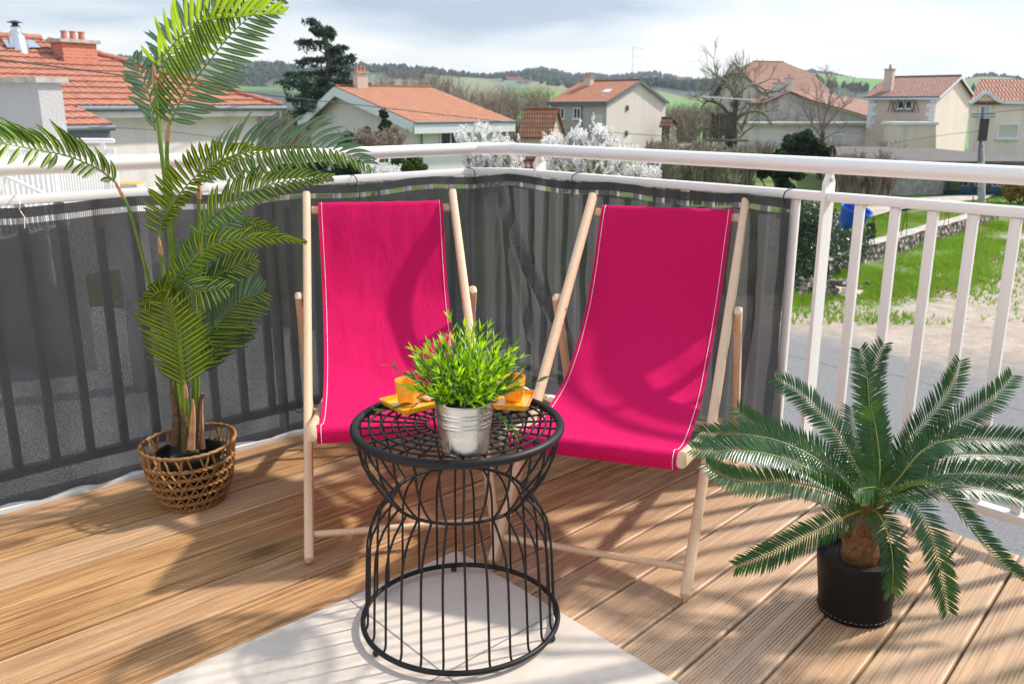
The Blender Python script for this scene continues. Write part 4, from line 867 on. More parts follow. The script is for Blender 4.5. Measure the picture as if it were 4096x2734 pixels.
# ================================================================== CYCAD
CP = Vector((.912, 2.093, 0))
def build_cycad():
    t = thing('potted_cycad', 'spiky artificial sago cycad in a black leather pot on the deck', 'potted plant', CP)
    b = MB(); b.lathe([(0, .004), (.085, .004), (.090, .001), (.092, .004), (.0935, .010), (.0925, .03), (.098, .08), (.106, .150), (.108, .170), (.107, .1725), (.105, .171), (.101, .145), (0, .145)], CP, 64); po = b.build('pot', A['leather'], t, True)
    for k in range(64):
        pass
    b = MB()
    for k in range(46):
        a0 = 2 * math.pi * k / 46; pts = [CP + Vector((.0945 * math.cos(a0 + i * .03), .0945 * math.sin(a0 + i * .03), .0135 + .0012 * (i % 2))) for i in range(3)]; b.tube(pts, .0012, 5)
    b.build('stitching', A['thread'], po, True)
    b = MB(); n = 40; rows = []
    rnd = random.Random(2)
    for j in range(14):
        r = .102 * j / 13; rows.append([b.vert(CP + Vector((r * math.cos(2 * math.pi * k / n), r * math.sin(2 * math.pi * k / n), .149 + .004 * noise.noise(Vector((r * 70, k, 3))) + rnd.uniform(-.0015, .0015)))) for k in range(n)])
    for j in range(13):
        for k in range(n): b.face((rows[j][k], rows[j][(k + 1) % n], rows[j + 1][(k + 1) % n], rows[j + 1][k]))
    b.build('soil', A['soil'], t, True)
    # trunk
    b = MB(); n = 26; rows = []
    for j in range(16):
        k = j / 15; z = .145 + .165 * k; r = .043 * (1 - .25 * k) * (1 + .10 * math.sin(k * 9)) * (1.05 - .35 * (k > .9))
        rows.append([b.vert(CP + Vector(((r + .006 * noise.noise(Vector((math.cos(a) * 3, math.sin(a) * 3, z * 30)))) * math.cos(a), (r + .006 * noise.noise(Vector((math.cos(a) * 3, math.sin(a) * 3, z * 30 + 9)))) * math.sin(a), z))) for a in [2 * math.pi * q / n for q in range(n)]])
    for j in range(15):
        for q in range(n): b.face((rows[j][q], rows[j][(q + 1) % n], rows[j + 1][(q + 1) % n], rows[j + 1][q]))
    b.face(tuple(rows[-1]))
    for k in range(16):
        a = k * 2.4; z = .17 + .14 * k / 16; d = Vector((math.cos(a), math.sin(a), .9)).normalized(); p = CP + Vector((.031 * math.cos(a), .031 * math.sin(a), z)); b.tube([p, p + d * .02, p + d * .045 + Vector((0, 0, .01))], [.010, .0085, .004], 6)
    b.build('trunk', A['caudex'], t, True)
    def z6(x, y, dy): return at_y(1565 + x / 1.948, 762.6 + y / 1.948, CP.y + dy)
    G = A['cycas']
    # (points in the picture, depth offsets), side vectors
    F_ = [
        ([(800, 770, -.02), (740, 715, -.03), (640, 650, -.05), (520, 590, -.08), (400, 545, -.10), (250, 525, -.12), (120, 530, -.13), (40, 520, -.13)], (.0, .55, .75), (-.1, -.85, -.25)),
        ([(815, 760, .0), (760, 700, .0), (680, 620, .0), (560, 540, .0), (420, 480, .01), (280, 455, .01), (150, 455, .02), (70, 448, .02)], (-.1, .5, .85), (.0, -.8, -.5)),
        ([(800, 780, -.03), (740, 745, -.05), (640, 700, -.08), (500, 670, -.11), (350, 665, -.14), (210, 650, -.16), (100, 585, -.16)], (.1, .1, .95), (-.1, -.7, -.5)),
        ([(825, 760, .02), (770, 690, .05), (690, 600, .09), (580, 520, .13), (450, 460, .17), (330, 410, .20), (240, 335, .22)], (.35, .3, .8), (-.35, -.6, -.5)),
        ([(835, 740, .0), (800, 650, .02), (740, 530, .04), (670, 420, .06), (590, 330, .08), (500, 250, .10), (415, 205, .12)], (.5, .5, .6), (-.5, -.45, -.5)),
        ([(850, 740, .03), (860, 640, .07), (850, 500, .11), (838, 350, .15), (828, 220, .18), (810, 120, .20), (797, 68, .21)], (-.9, .2, .2), (.9, .2, .2)),
        ([(860, 740, .04), (870, 620, .09), (868, 480, .14), (860, 340, .18), (855, 210, .22), (870, 120, .24), (905, 48, .25)], (-.9, .2, .2), (.9, .15, .0)),
        ([(862, 740, -.02), (880, 650, -.02), (882, 560, -.01), (872, 470, .0), (858, 390, .01), (845, 330, .0)], (-.85, .2, .15), (.85, .2, .25)),
        ([(875, 740, .03), (920, 640, .06), (980, 540, .10), (1050, 440, .14), (1130, 340, .17), (1200, 240, .20), (1245, 122, .22)], (-.7, .1, .6), (.6, -.35, -.5)),
        ([(880, 740, .02), (960, 640, .03), (1060, 540, .05), (1180, 440, .07), (1290, 360, .09), (1400, 280, .10), (1480, 190, .10)], (-.55, .3, .75), (.5, -.6, -.3)),
        ([(885, 745, .0), (960, 660, .0), (1040, 560, .01), (1130, 495, .02), (1260, 475, .03), (1420, 480, .03), (1580, 495, .03), (1680, 525, .03)], (-.1, .35, .85), (.0, -.8, -.4)),
        ([(880, 750, .05), (980, 660, .09), (1100, 590, .13), (1240, 550, .17), (1400, 550, .20), (1560, 560, .23)], (-.1, .3, .85), (.0, -.8, -.4)),
        ([(890, 755, -.01), (990, 690, -.01), (1120, 640, -.01), (1260, 630, .0), (1420, 640, .0), (1600, 660, .0), (1720, 700, .0)], (-.1, .4, .8), (.1, -.85, -.2)),
        ([(890, 765, -.04), (960, 710, -.06), (1040, 680, -.09), (1120, 680, -.12), (1180, 730, -.15), (1250, 820, -.18), (1340, 930, -.21), (1430, 1030, -.23), (1530, 1110, -.24)], (.75, .35, .5), (-.6, -.5, .55)),
        ([(890, 780, -.05), (940, 745, -.09), (1000, 750, -.14), (1060, 800, -.18), (1110, 900, -.22), (1140, 1010, -.25), (1165, 1130, -.27), (1185, 1245, -.28)], (.85, -.1, .35), (-.7, -.3, -.1)),
        ([(865, 790, -.05), (870, 800, -.10), (895, 840, -.15), (925, 920, -.19), (940, 1010, -.21), (942, 1100, -.22), (935, 1165, -.22)], (.85, -.1, .3), (-.7, -.3, -.1)),
        ([(830, 785, -.05), (780, 800, -.09), (700, 835, -.13), (600, 885, -.17), (480, 945, -.20), (350, 1005, -.22), (240, 1045, -.23)], (-.2, .2, .85), (.2, -.3, -.9)),
        ([(892, 765, .03), (1010, 715, .05), (1140, 685, .07), (1290, 690, .08), (1440, 720, .09), (1600, 790, .09)], (.0, .3, .85), (.1, -.8, -.35)),
        ([(860, 745, -.05), (870, 700, -.08), (850, 690, -.13), (810, 695, -.17), (770, 715, -.20)], (.1, .3, .8), (-.1, -.6, -.5)),
        ([(860, 750, .08), (840, 640, .14), (800, 530, .20), (770, 430, .25), (755, 330, .29)], (-.9, .2, .2), (.8, .2, -.1)),
        ([(880, 750, .08), (950, 660, .15), (1030, 560, .21), (1090, 470, .26)], (-.8, .2, .3), (.6, -.3, -.3)),
        ([(870, 765, -.04), (900, 730, -.09), (935, 745, -.14), (960, 790, -.17)], (.8, .1, .3), (-.6, -.1, .4)),
    ]
    for i, (pts, sA, sB) in enumerate(F_):
        P = [z6(*p) for p in pts]; P[0] = P[0].lerp(CP + Vector((0, 0, .285)), .55)
        Ltot = sum((P[j + 1] - P[j]).length for j in range(len(P) - 1))
        frond(t, P, mat=G, nleaf=max(14, int(Ltot / .0088)), L=.054, W=.0068, sideA=(sA[0], sA[1], sA[2]), sideB=sB, r0=.0032, prof=lambda k: min(1, .25 + k * 3.2) * min(1, (1.12 - k) * 3.0) ** .6, fwd=.55, droop=.22, start=.12, seg=4, rmat=A['cyrach'], seed=100 + i, fold=.35, jit=.06, tipfwd=.35)
build_cycad()

# ================================================================== GROUND, ROAD, HILLS
GZ = -3.0
SKY = [(-300, 150), (0, 148), (250, 138), (330, 140), (430, 143), (560, 150), (640, 152), (700, 166), (810, 163), (870, 166), (950, 169), (1050, 177), (1130, 179), (1180, 171), (1240, 163), (1285, 170), (1310, 177), (1360, 174), (1400, 180), (1450, 175), (1500, 171), (1560, 186), (1610, 189), (1660, 186), (1760, 168), (1850, 168), (1900, 175), (1960, 188), (2030, 194), (2200, 196), (2230, 184), (2290, 181), (2360, 188), (2700, 190)]
def skyl(az):      # ridge elevation (tan) for an azimuth
    px = 1174.5 + 2097 * math.tan(max(-1.1, min(1.1, az)))
    if px <= SKY[0][0]: y = SKY[0][1]
    elif px >= SKY[-1][0]: y = SKY[-1][1]
    else:
        for (a, b_), (c, d) in zip(SKY, SKY[1:]):
            if px <= c: y = b_ + (d - b_) * (px - a) / (c - a); break
    return (241 - y) / 2097 * math.cos(az) * 1.0
def hz(x, y):
    r = math.hypot(x, y); az = math.atan2(x, y)
    if r < 70: return GZ
    t = min(1, max(0, (r - 330) / 1900)); rise = t ** 1.15
    top = skyl(az) * 2230 * 1.02 - GZ
    z = GZ - 2.5 * min(1, (r - 70) / 120) + top * rise
    und = noise.noise(Vector((x / 420, y / 420, 2.0))) * 30 * max(0, min(1, (r - 500) / 600)) * (1 - rise) * 2 + noise.noise(Vector((x / 130, y / 130, 5.0))) * 3.5 * min(1, max(0, (r - 200) / 500)) * (1 - t * .7)
    if r > 2230: z -= (r - 2230) * .05
    return z + und
def woodval(x, y):
    n_ = noise.noise(Vector((x / 330, y / 330, 9.1))) + .5 * noise.noise(Vector((x / 110, y / 110, 3.7))); r = math.hypot(x, y); az = math.degrees(math.atan2(x, y))
    w_ = .47 + .34 * n_ + .12 * min(1, max(0, (r - 1500) / 600))
    if -3 < az < 4.5 and 380 < r < 1150: w_ -= .35
    if az < -9: w_ += .10
    return w_
def build_land():
    # near meadow sheet, then the open land to the horizon: one mesh
    b = MB(); rad = [2, 6, 9, 12, 15, 18, 21, 24, 27, 30, 34, 38, 43, 50, 60, 70]; r = 70
    while r < 2400: r *= 1.045; rad.append(r)
    rad += [2600, 3200, 4500, 7000]
    na = 300; a0, a1 = R(-62), R(62); g = []
    dirtp = [at_z(2020, 800, GZ), at_z(2349, 720, GZ)]
    for ri in rad:
        row = []
        for k in range(na + 1):
            a = a0 + (a1 - a0) * k / na; x, y = ri * math.sin(a), ri * math.cos(a); row.append(b.vert((x, y, hz(x, y))))
        g.append(row)
    near = next(i for i, q in enumerate(rad) if q > 110)
    for i in range(len(rad) - 1):
        b.mat(A['meadow'] if i < near else A['hill'])
        for k in range(na): b.face((g[i][k], g[i + 1][k], g[i + 1][k + 1], g[i][k + 1]))
    o = b.build('ground', None, None, True); struct(o)
    me = o.data; wv = [woodval(v.co.x, v.co.y) for v in me.vertices]; at = me.attributes.new('wood', 'FLOAT', 'POINT'); at.data.foreach_set('value', wv)
    # back part behind the camera
    b = MB(); b.mat(A['path']); b.quad((-3000, -3000, GZ - .05), (3000, -3000, GZ - .05), (3000, 60, GZ - .05), (-3000, 60, GZ - .05)); struct(b.build('ground_apron'))
    # bare earth mask on a finer near sheet, 4 mm above
    b = MB(); n = 90; X0, X1, Y0, Y1 = 2, 34, 6, 46; g = []; bare = []
    P = [at_z(*q, GZ) for q in ((1780, 690), (1850, 700), (1960, 690), (2010, 690), (2110, 660), (2200, 640), (2270, 590), (2349, 520))]
    def edge_y(x):
        for p, q in zip(P, P[1:]):
            if x <= q.x: return p.y + (q.y - p.y) * (x - p.x) / (q.x - p.x)
        return P[-1].y + (x - P[-1].x) * 1.6
    for i in range(n + 1):
        row = []
        for j in range(n + 1):
            x = X0 + (X1 - X0) * i / n; y = Y0 + (Y1 - Y0) * j / n; row.append(b.vert((x, y, GZ + .004 + .10 * max(0, noise.noise(Vector((x * .7, y * .7, 0)))) * (1 if y > edge_y(x) + 1.5 else 0) )))
            d = y - edge_y(x); v_ = .5 - d * .17; bare.append(max(0, min(1, v_)))
        g.append(row)
    for i in range(n):
        for j in range(n): b.face((g[i][j], g[i + 1][j], g[i + 1][j + 1], g[i][j + 1]))
    o = b.build('verge', A['meadow'], None, True); struct(o); at = o.data.attributes.new('bare', 'FLOAT', 'POINT'); at.data.foreach_set('value', bare)
    # gravel road under the balcony
    RP = [(1700, 720), (1800, 742), (1860, 748), (1920, 756), (1975, 772), (2050, 795), (2120, 806), (2200, 803), (2349, 812), (2600, 830)]
    b = MB(); pts = []
    for (p, q) in zip(RP, RP[1:]):
        for k in range(8):
            t = k / 8; pt = at_z(p[0] + (q[0] - p[0]) * t, p[1] + (q[1] - p[1]) * t, GZ); pt.y += .22 * noise.noise(Vector((pt.x * 1.5, 0, 3))) ; pts.append(pt)
    for i in range(len(pts) - 1):
        p, q = pts[i], pts[i + 1]; b.quad((p.x, -6, GZ + .010), (q.x, -6, GZ + .010), (q.x, q.y, GZ + .010), (p.x, p.y, GZ + .010))
    p = pts[0]; b.quad((p.x - 14, -6, GZ + .010), (p.x, -6, GZ + .010), (p.x, p.y, GZ + .010), (p.x - 14, p.y + 2, GZ + .010))
    b.mat(A['road'])
    for i in range(len(pts) - 1):
        p, q = pts[i], pts[i + 1]; i0 = len(b.v); b.quad((p.x, p.y - 3.2, GZ + .014), (q.x, q.y - 3.2, GZ + .014), (q.x, q.y + .05, GZ + .014), (p.x, p.y + .05, GZ + .014)); b.at[i0 + 2] = b.at[i0 + 3] = 1.0
    struct(b.build('gravel_road', A['road']))
    # earth track across the gardens
    b = MB(); up_ = [(1760, 512), (1840, 508), (1900, 497), (1990, 480), (2080, 462), (2190, 455), (2280, 452)]; lo_ = [(1760, 575), (1830, 556), (1880, 532), (1945, 520), (2050, 490), (2150, 474), (2260, 462)]
    U1 = catmull([at_z(*q, GZ) for q in up_], 6); L1 = catmull([at_z(*q, GZ) for q in lo_], 6)
    for i in range(len(U1) - 1): b.quad(*[Vector((p.x, p.y, GZ + .125)) for p in (L1[i], L1[i + 1], U1[i + 1], U1[i])])
    struct(b.build('garden_track', A['path']))
build_land()

b = MB(); b.poly([(-16, 2.8, GZ + .02), (-1.5, 4.6, GZ + .02), (1.5, 8, GZ + .02), (.5, 15, GZ + .02), (-9, 19, GZ + .02), (-19, 14, GZ + .02)]); struct(b.build('courtyard', A['kerbwhite']))

# distant woods on the ridges: one mass of small crowns
def build_forest():
    b = MB(); rnd = random.Random(4); cnt = 0
    while cnt < 9500:
        r = 950 * (2260 / 950) ** rnd.random(); a = R(rnd.uniform(-31, 31)); x, y = r * math.sin(a), r * math.cos(a)
        if woodval(x, y) < .53: continue
        cnt += 1; z = hz(x, y); h = rnd.uniform(6, 12); w_ = h * rnd.uniform(.3, .55); con = rnd.random() < .35
        n = 5; ph = rnd.random() * 6; rings = [(w_ * .7, .12), (w_, .42), (w_ * .65, .78)] if not con else [(w_ * .8, .08), (w_ * .5, .5)]
        rows = []
        for (rr, k) in rings: rows.append([b.vert((x + rr * rnd.uniform(.75, 1.2) * math.cos(ph + 6.283 * q / n), y + rr * rnd.uniform(.75, 1.2) * math.sin(ph + 6.283 * q / n), z + h * k)) for q in range(n)])
        tp = b.vert((x, y, z + h))
        for i in range(len(rows) - 1):
            for q in range(n): b.face((rows[i][q], rows[i][(q + 1) % n], rows[i + 1][(q + 1) % n], rows[i + 1][q]))
        for q in range(n): b.face((rows[-1][q], rows[-1][(q + 1) % n], tp))
    o = b.build('woodland', A['forest']); tag(o, 'dark woods and hedgerows scattered over the far hills', 'woodland', kind='stuff')
build_forest()

# ================================================================== HOUSES
UPV = Vector((0, 0, 1))
def slab(b, P, th, uv=None):
    """thick roof sheet from 3-4 corner points (top face), th downwards"""
    Q = [p - UPV * th for p in P]; n = len(P)
    o = P[0]; e = (P[1] - P[0]).normalized(); nn = (P[1] - P[0]).cross(P[2] - P[0]).normalized(); f = nn.cross(e); f = f if f.z > 0 else -f
    b.poly(P, [((p - o).dot(e), (p - o).dot(f)) for p in P]); b.poly(list(reversed(Q)))
    for i in range(n): b.quad(P[i], Q[i], Q[(i + 1) % n], P[(i + 1) % n])
def window(t, p0, az, rect, style='win', out=None):
    """rect = (px0,py0,px1,py1) on the wall through p0; frame bars, pane, sill"""
    x0, y0, x1, y1 = rect; ym = (y0 + y1) / 2; xm = (x0 + x1) / 2
    a = on_wall(x0, ym, p0, az); c = on_wall(x1, ym, p0, az); zt = on_wall(xm, y0, p0, az).z; zb = on_wall(xm, y1, p0, az).z
    d = hdir(az); out = Vector((d.y, -d.x, 0)); out = out if out.dot(O - p0) > 0 else -out
    L = (c - a).dot(d); s = 1 if L > 0 else -1; L = abs(L); d = d * s; a = Vector((a.x, a.y, 0)) ; hgt = zt - zb; ctr = a + d * L / 2 + UPV * ((zt + zb) / 2)
    b = MB(); fw = min(.09, L * .12)
    for k in ((0, 1) if style != 'shutter' else (0, 1)): b.box(ctr + d * (L / 2 - fw / 2) * (1 if k else -1) + out * .03, fw, .10, hgt, d, out, UPV)
    for k in (0, 1): b.box(ctr + UPV * (hgt / 2 - fw / 2) * (1 if k else -1) + out * .03, L - 2 * fw, .10, fw, d, out, UPV)
    if style == 'win': b.box(ctr + out * .03, fw * .8, .09, hgt - 2 * fw, d, out, UPV)
    w_ = b.build('window', A['frame'], t)
    b = MB(); b.box(ctr + out * .008, L - 2 * fw - .004, .02, hgt - 2 * fw - .004, d, out, UPV); b.build('pane', A['curtain'] if style in ('shutter', 'door') else A['glass'], w_)
    if style != 'door': b = MB(); b.box(ctr - UPV * (hgt / 2 + .05) + out * .08, L * 1.12, .22, .08, d, out, UPV); b.build('sill', A['frame'], w_)
    return w_
def gable_house(name, label, C, D, azE, azG, Ep, Gp, Ap, zb, wallE, wallG, tile, over=.35, th=.16, hh=None, fascia=None, gut=True, trim=None, group=None):
    C = at_y(C[0], C[1], D); ze = C.z; dE, dG = hdir(azE), hdir(azG)
    LE = (on_wall(Ep[0], Ep[1], C, azE) - C).dot(dE); LG = (on_wall(Gp[0], Gp[1], C, azG) - C).dot(dG)
    ap = on_wall(Ap[0], Ap[1], C, azG); s = (ap - C).dot(dG); zr = ap.z; C0 = Vector((C.x, C.y, 0))
    t = thing(name, label, 'house', Vector((C.x, C.y, zb)), group)
    def P(e, g_, z): return C0 + dE * e + dG * g_ + UPV * z
    b = MB(); b.mat(A[wallE]); b.quad(P(0, 0, zb), P(LE, 0, zb), P(LE, 0, ze), P(0, 0, ze)); b.quad(P(0, LG, zb), P(LE, LG, zb), P(LE, LG, ze), P(0, LG, ze))
    b.mat(A[wallG])
    for e in (0, LE):
        if hh:
            zc = hh[1]; k = (zc - ze) / (zr - ze); b.poly([P(e, 0, zb), P(e, 0, ze), P(e, s * k, zc), P(e, LG + (s - LG) * k, zc), P(e, LG, ze), P(e, LG, zb)])
        else: b.poly([P(e, 0, zb), P(e, 0, ze), P(e, s, zr - .02), P(e, LG, ze), P(e, LG, zb)])
    b.build('wall', None, t)
    sg = 1 if LE > 0 else -1; sG = 1 if LG > 0 else -1; o_ = over
    sl1 = (zr - ze) / abs(s); sl2 = (zr - ze) / abs(LG - s)
    b = MB(); b.mat(A[tile])
    e0, e1 = -o_ * sg, LE + o_ * sg; up_ = UPV * .14
    if hh:
        hd, zc = hh; k = (zc - ze) / (zr - ze); r0, r1 = hd * sg, LE - hd * sg
        slab(b, [P(e0, -o_ * sG, ze - o_ * sl1) + up_, P(e1, -o_ * sG, ze - o_ * sl1) + up_, P(e1, s * k, zc) + up_, P(r1, s, zr) + up_, P(r0, s, zr) + up_, P(e0, s * k, zc) + up_], th)
        slab(b, [P(e1, LG + o_ * sG, ze - o_ * sl2) + up_, P(e0, LG + o_ * sG, ze - o_ * sl2) + up_, P(e0, LG + (s - LG) * k, zc) + up_, P(r0, s, zr) + up_, P(r1, s, zr) + up_, P(e1, LG + (s - LG) * k, zc) + up_], th)
        slab(b, [P(e0, s * k, zc) + up_, P(e0, LG + (s - LG) * k, zc) + up_, P(r0, s, zr) + up_ * 1.02], th); slab(b, [P(e1, s * k, zc) + up_, P(e1, LG + (s - LG) * k, zc) + up_, P(r1, s, zr) + up_ * 1.02], th)
    else:
        slab(b, [P(e0, -o_ * sG, ze - o_ * sl1) + up_, P(e1, -o_ * sG, ze - o_ * sl1) + up_, P(e1, s, zr) + up_, P(e0, s, zr) + up_], th)
        slab(b, [P(e1, LG + o_ * sG, ze - o_ * sl2) + up_, P(e0, LG + o_ * sG, ze - o_ * sl2) + up_, P(e0, s, zr) + up_ * 1.01, P(e1, s, zr) + up_ * 1.01], th)
    rf = b.build('roof', None, t)
    b = MB(); b.tube([P(e0 * .9, s, zr + .13), P(e1, s, zr + .13)] if not hh else [P(r0, s, zr + .13), P(r1, s, zr + .13)], .11, 8); b.build('ridge_tiles', A[tile], rf, True)
    if fascia:
        b = MB()
        for e in (e0 - .03 * sg,):
            for (g0, z0, g1, z1) in ((-o_ * sG, ze - o_ * sl1, s, zr), (s, zr, LG + o_ * sG, ze - o_ * sl2)):
                b.bar(P(e, g0, z0 - fascia / 2 + .08), P(e, g1, z1 - fascia / 2 + .08), fascia, .05, UPV)
        b.bar(P(e0, -o_ * sG - .05 * sG, ze - o_ * sl1 - fascia / 2 + .02), P(e1, -o_ * sG - .05 * sG, ze - o_ * sl1 - fascia / 2 + .02), fascia, .05, UPV)
        b.build('fascia', A[trim or 'wood_white'], rf)
    if gut:
        b = MB(); b.tube([P(e0, -(o_ + .09) * sG, ze - o_ * sl1 + .08), P(e1, -(o_ + .09) * sG, ze - o_ * sl1 + .08)], .07, 8); b.build('gutter', A['gutter'], rf, True)
    return t, C, P, rf, ze, zr, s, LE, LG
def chimney(t, base, h, sx, sy, az, mat, pots=2, cap=True, slabm='concrete'):
    d = hdir(az); n_ = Vector((d.y, -d.x, 0)); b = MB(); b.box(base + UPV * (h / 2 - .4), sx, sy, h + .8, d, n_, UPV); c = b.build('chimney', A[mat], t)
    if cap: b = MB(); b.box(base + UPV * (h + .05), sx * 1.2, sy * 1.3, .10, d, n_, UPV); b.build('cap', A[slabm], c)
    for k in range(pots):
        q = base + d * (sx * (-.5 + (k + .5) / pots)) + UPV * (h + .10); b = MB(); b.lathe([(.10, 0), (.085, .3), (.095, .32), (.08, .34), (.06, .33)], q, 12); b.build('pot', A['clay'], c, True)
    return c
def downpipe(t, top, zb):
    b = MB(); b.tube([top, top + Vector((0, 0, -.25)), Vector((top.x, top.y, zb))], .05, 8); b.build('downpipe', A['gutter'], t, True)

# white house with the long orange roof; its shaded gable gets a duller wall colour
t, C, P, rf, ze, zr, s, LE, LG = gable_house('white_house', 'white bungalow with a long orange roof and white fascia boards, behind the palm tips', (955, 279), 50, 50, -40, (1150, 279), (712, 279), (786, 203), -5.4, 'wall_white', 'wall_pale', 'tile_orange', .55, .16, fascia=.52)
chimney(rf, P(LE * .18, s * .96, zr - .25), 1.15, .75, .5, 50, 'wall_beige', 3)
window(t, C, 50, (1008, 297, 1057, 333)); downpipe(t, P(.25, -.12, ze), -5.4)
window(t, C, -40, (800, 300, 818, 328), 'door')
# two-storey house: shade coloured grey into the eave wall, sunlight cream into the gable
t, C, P, rf, ze, zr, s, LE, LG = gable_house('grey_house', 'two storey house with an orange roof, shaded side coloured grey, sunlit blank gable coloured cream', (1392, 234), 80, -42, 48, (1264, 233), (1527, 236), (1466, 187), -5.6, 'wall_grey', 'wall_cream', 'tile_orange', .22, .14, fascia=.22, trim='gutter')
for rct, stl in (((1279, 247, 1296, 273), 'win'), ((1316, 247, 1333, 273), 'win'), ((1281, 302, 1296, 318), 'win'), ((1316, 302, 1333, 318), 'win'), ((1369, 264, 1381, 305), 'door')): window(t, C, -42, rct, stl)
chimney(rf, P(LE * .78, s * .8, zr - .55), 1.0, .9, .5, -42, 'wall_beige', 3); downpipe(t, P(LE * .42, -.12, ze), -5)
b = MB(); q = P(LE * .12, s, zr); b.tube([q, q + UPV * 3.0], .014, 6); b.tube([q + UPV * 2.9, q + UPV * 2.9 + hdir(48) * 1.6], .010, 5); b.tube([q + UPV * 2.2, q + UPV * 2.2 + hdir(48) * 1.3], .010, 5); b.build('aerial', A['gutter'], rf)
b = MB(); q = P(LE * .25, s * .45, ze + (zr - ze) * .45 + .17); b.box(q, .8, .6, .06, hdir(-42), (hdir(48) + UPV * (zr - ze) / s).normalized(), UPV); b.build('skylight', A['frame'], rf)
for px, py in ((1521, 249), (1519, 279)):
    a = on_wall(1200 + px - 1200, py, C, 48)
b = MB()
for (x, y) in ((1439, 248), (1437, 306)): q = on_wall(x, y, C, 48); b.box(q + Vector((.0, -.04, 0)), .28, .1, .42, hdir(48), hdir(-42), UPV)
b.build('vent', A['iron'], t)
# small house with one low orange roof at its left
t, C, P, rf, *_ = gable_house('low_annex', 'low beige annex with a lean orange roof left of the grey house', (1262, 306), 74, -60, 30, (1196, 303), (1290, 300), (1275, 254), -5.6, 'wall_beige', 'wall_beige', 'tile_orange', .25, .12, gut=False)
# stone outhouse at its right
t, C, P, rf, *_ = gable_house('stone_outhouse', 'small stone outhouse with brown tiles against the right gable of the grey house', (1536, 287), 82, -60, 30, (1519, 276), (1552, 296), (1540, 274), -5.6, 'rubble', 'rubble', 'tile_brown', .2, .1, gut=False)
# tall farmhouse with half-hipped roof
t, C, P, rf, ze, zr, s, LE, LG = gable_house('tall_farmhouse', 'tall grey farmhouse with a wide half hipped brown roof behind the bare tree', (1750, 204), 108, 67, -23, (1888, 207), (1652, 206), (1694, 143), -6.5, 'wall_grey', 'wall_pale', 'tile_brown', .7, .2, hh=(2.2, at_y(1700, 168, 108).z), fascia=.3, trim='gutter')
for rct in ((1745, 292, 1756, 312), (1773, 295, 1784, 316)): window(t, C, -23 if rct[0] < 1740 else 67, rct)
chimney(rf, P(LE * .38, -.4, ze - .4), 1.6, .8, .6, 67, 'wall_pale', 1)
# stained grey shed
def poly_house(name, label, pts, D, az, back_az, depth, wall, cat='shed'):
    p0 = at_y(pts[0][0], pts[0][1], D); W_ = [on_wall(x, y, p0, az) for x, y in pts]; bk = hdir(back_az) * depth; t = thing(name, label, cat, Vector((p0.x, p0.y, W_[-1].z)))
    b = MB(); b.poly(W_); b.poly([q + bk for q in reversed(W_)])
    for i in range(len(W_)): b.quad(W_[i], W_[(i + 1) % len(W_)], W_[(i + 1) % len(W_)] + bk, W_[i] + bk)
    b.build('wall', A[wall], t); return t, W_, bk
t, W_, bk = poly_house('stained_barn', 'rain stained grey barn with a sagging brown roof in front of the farmhouse', [(1760, 236), (1812, 213), (1858, 232), (2010, 276), (2010, 345), (1760, 345)], 86, 84, -5, 5, 'stain')
b = MB(); off = Vector((-.05, -.35, .15))
slab(b, [W_[0] + off - hdir(84) * .4 - UPV * .15, W_[1] + off, W_[1] + bk, W_[0] + bk - hdir(84) * .4], .14)
slab(b, [W_[1] + off, W_[2] + off, W_[2] + bk + UPV * .1, W_[1] + bk + UPV * .05], .14)
slab(b, [W_[2] + off, W_[3] + off, at_y(2065, 246, 97), at_y(1893, 212, 96)], .14); slab(b, [W_[1] + off * .9, W_[2] + off * .9, at_y(1893, 212, 96), at_y(1850, 211.5, 95)], .14)
b.build('roof', A['tile_brown'], t)
chimney(t, on_wall(1795, 222, W_[0], 84) + hdir(-5) * 1.2, 1.2, .8, .6, 84, 'wall_pale', 1)
# low outbuilding
t, W_, bk = poly_house('low_outbuilding', 'long low pale outbuilding with a flat roof edge below the barn', [(1718, 287), (2056, 287), (2056, 345), (1718, 345)], 79, 88, 0, 4, 'wall_pale', 'outbuilding')
b = MB(); b.box((W_[0] + W_[1]) / 2 + UPV * .1 + bk * .5, (W_[1] - W_[0]).length + .4, 4.8, .22, hdir(88), hdir(-2), UPV); b.build('roof', A['concrete'], t)
for rct in ((1855, 305, 1875, 342), (1905, 308, 1935, 345)): window(t, W_[0], 88, rct, 'door')
# cream house with quoins; shaded front painted beige, sunlit gable painted brighter
t, C, P, rf, ze, zr, s, LE, LG = gable_house('cream_house', 'cream house with white corner quoins and a trellised twin window', (2150, 221), 75, -45, 45, (1994, 222), (2226, 235), (2197, 178), -5.4, 'wall_beige', 'wall_yellow', 'tile_brown', .3, .14, fascia=.16)
chimney(rf, P(LE * .80, s * .25, ze + .5), 1.7, .7, .5, -45, 'wall_beige', 1)
for (x0, x1) in ((2059, 2074), (2079, 2092)): window(t, C, -45, (x0, 232, x1, 249), 'pane1')
b = MB(); 
for k in range(8):
    a = on_wall(2045 + k * 8, 228 + (k % 2) * 2, C, -45); c = on_wall(2045 + k * 8 - 8, 258, C, -45); c2 = on_wall(2045 + k * 8 + 8, 258, C, -45); o2 = Vector((-.05, -.08, 0)); b.bar(a + o2, c + o2, .05, .03, UPV.cross(hdir(-45))); b.bar(a + o2 * 1.5, c2 + o2 * 1.5, .05, .03, UPV.cross(hdir(-45)))
b.build('trellis', A['iron'], t)
dE = hdir(-45); out = Vector((-.707, -.707, 0))
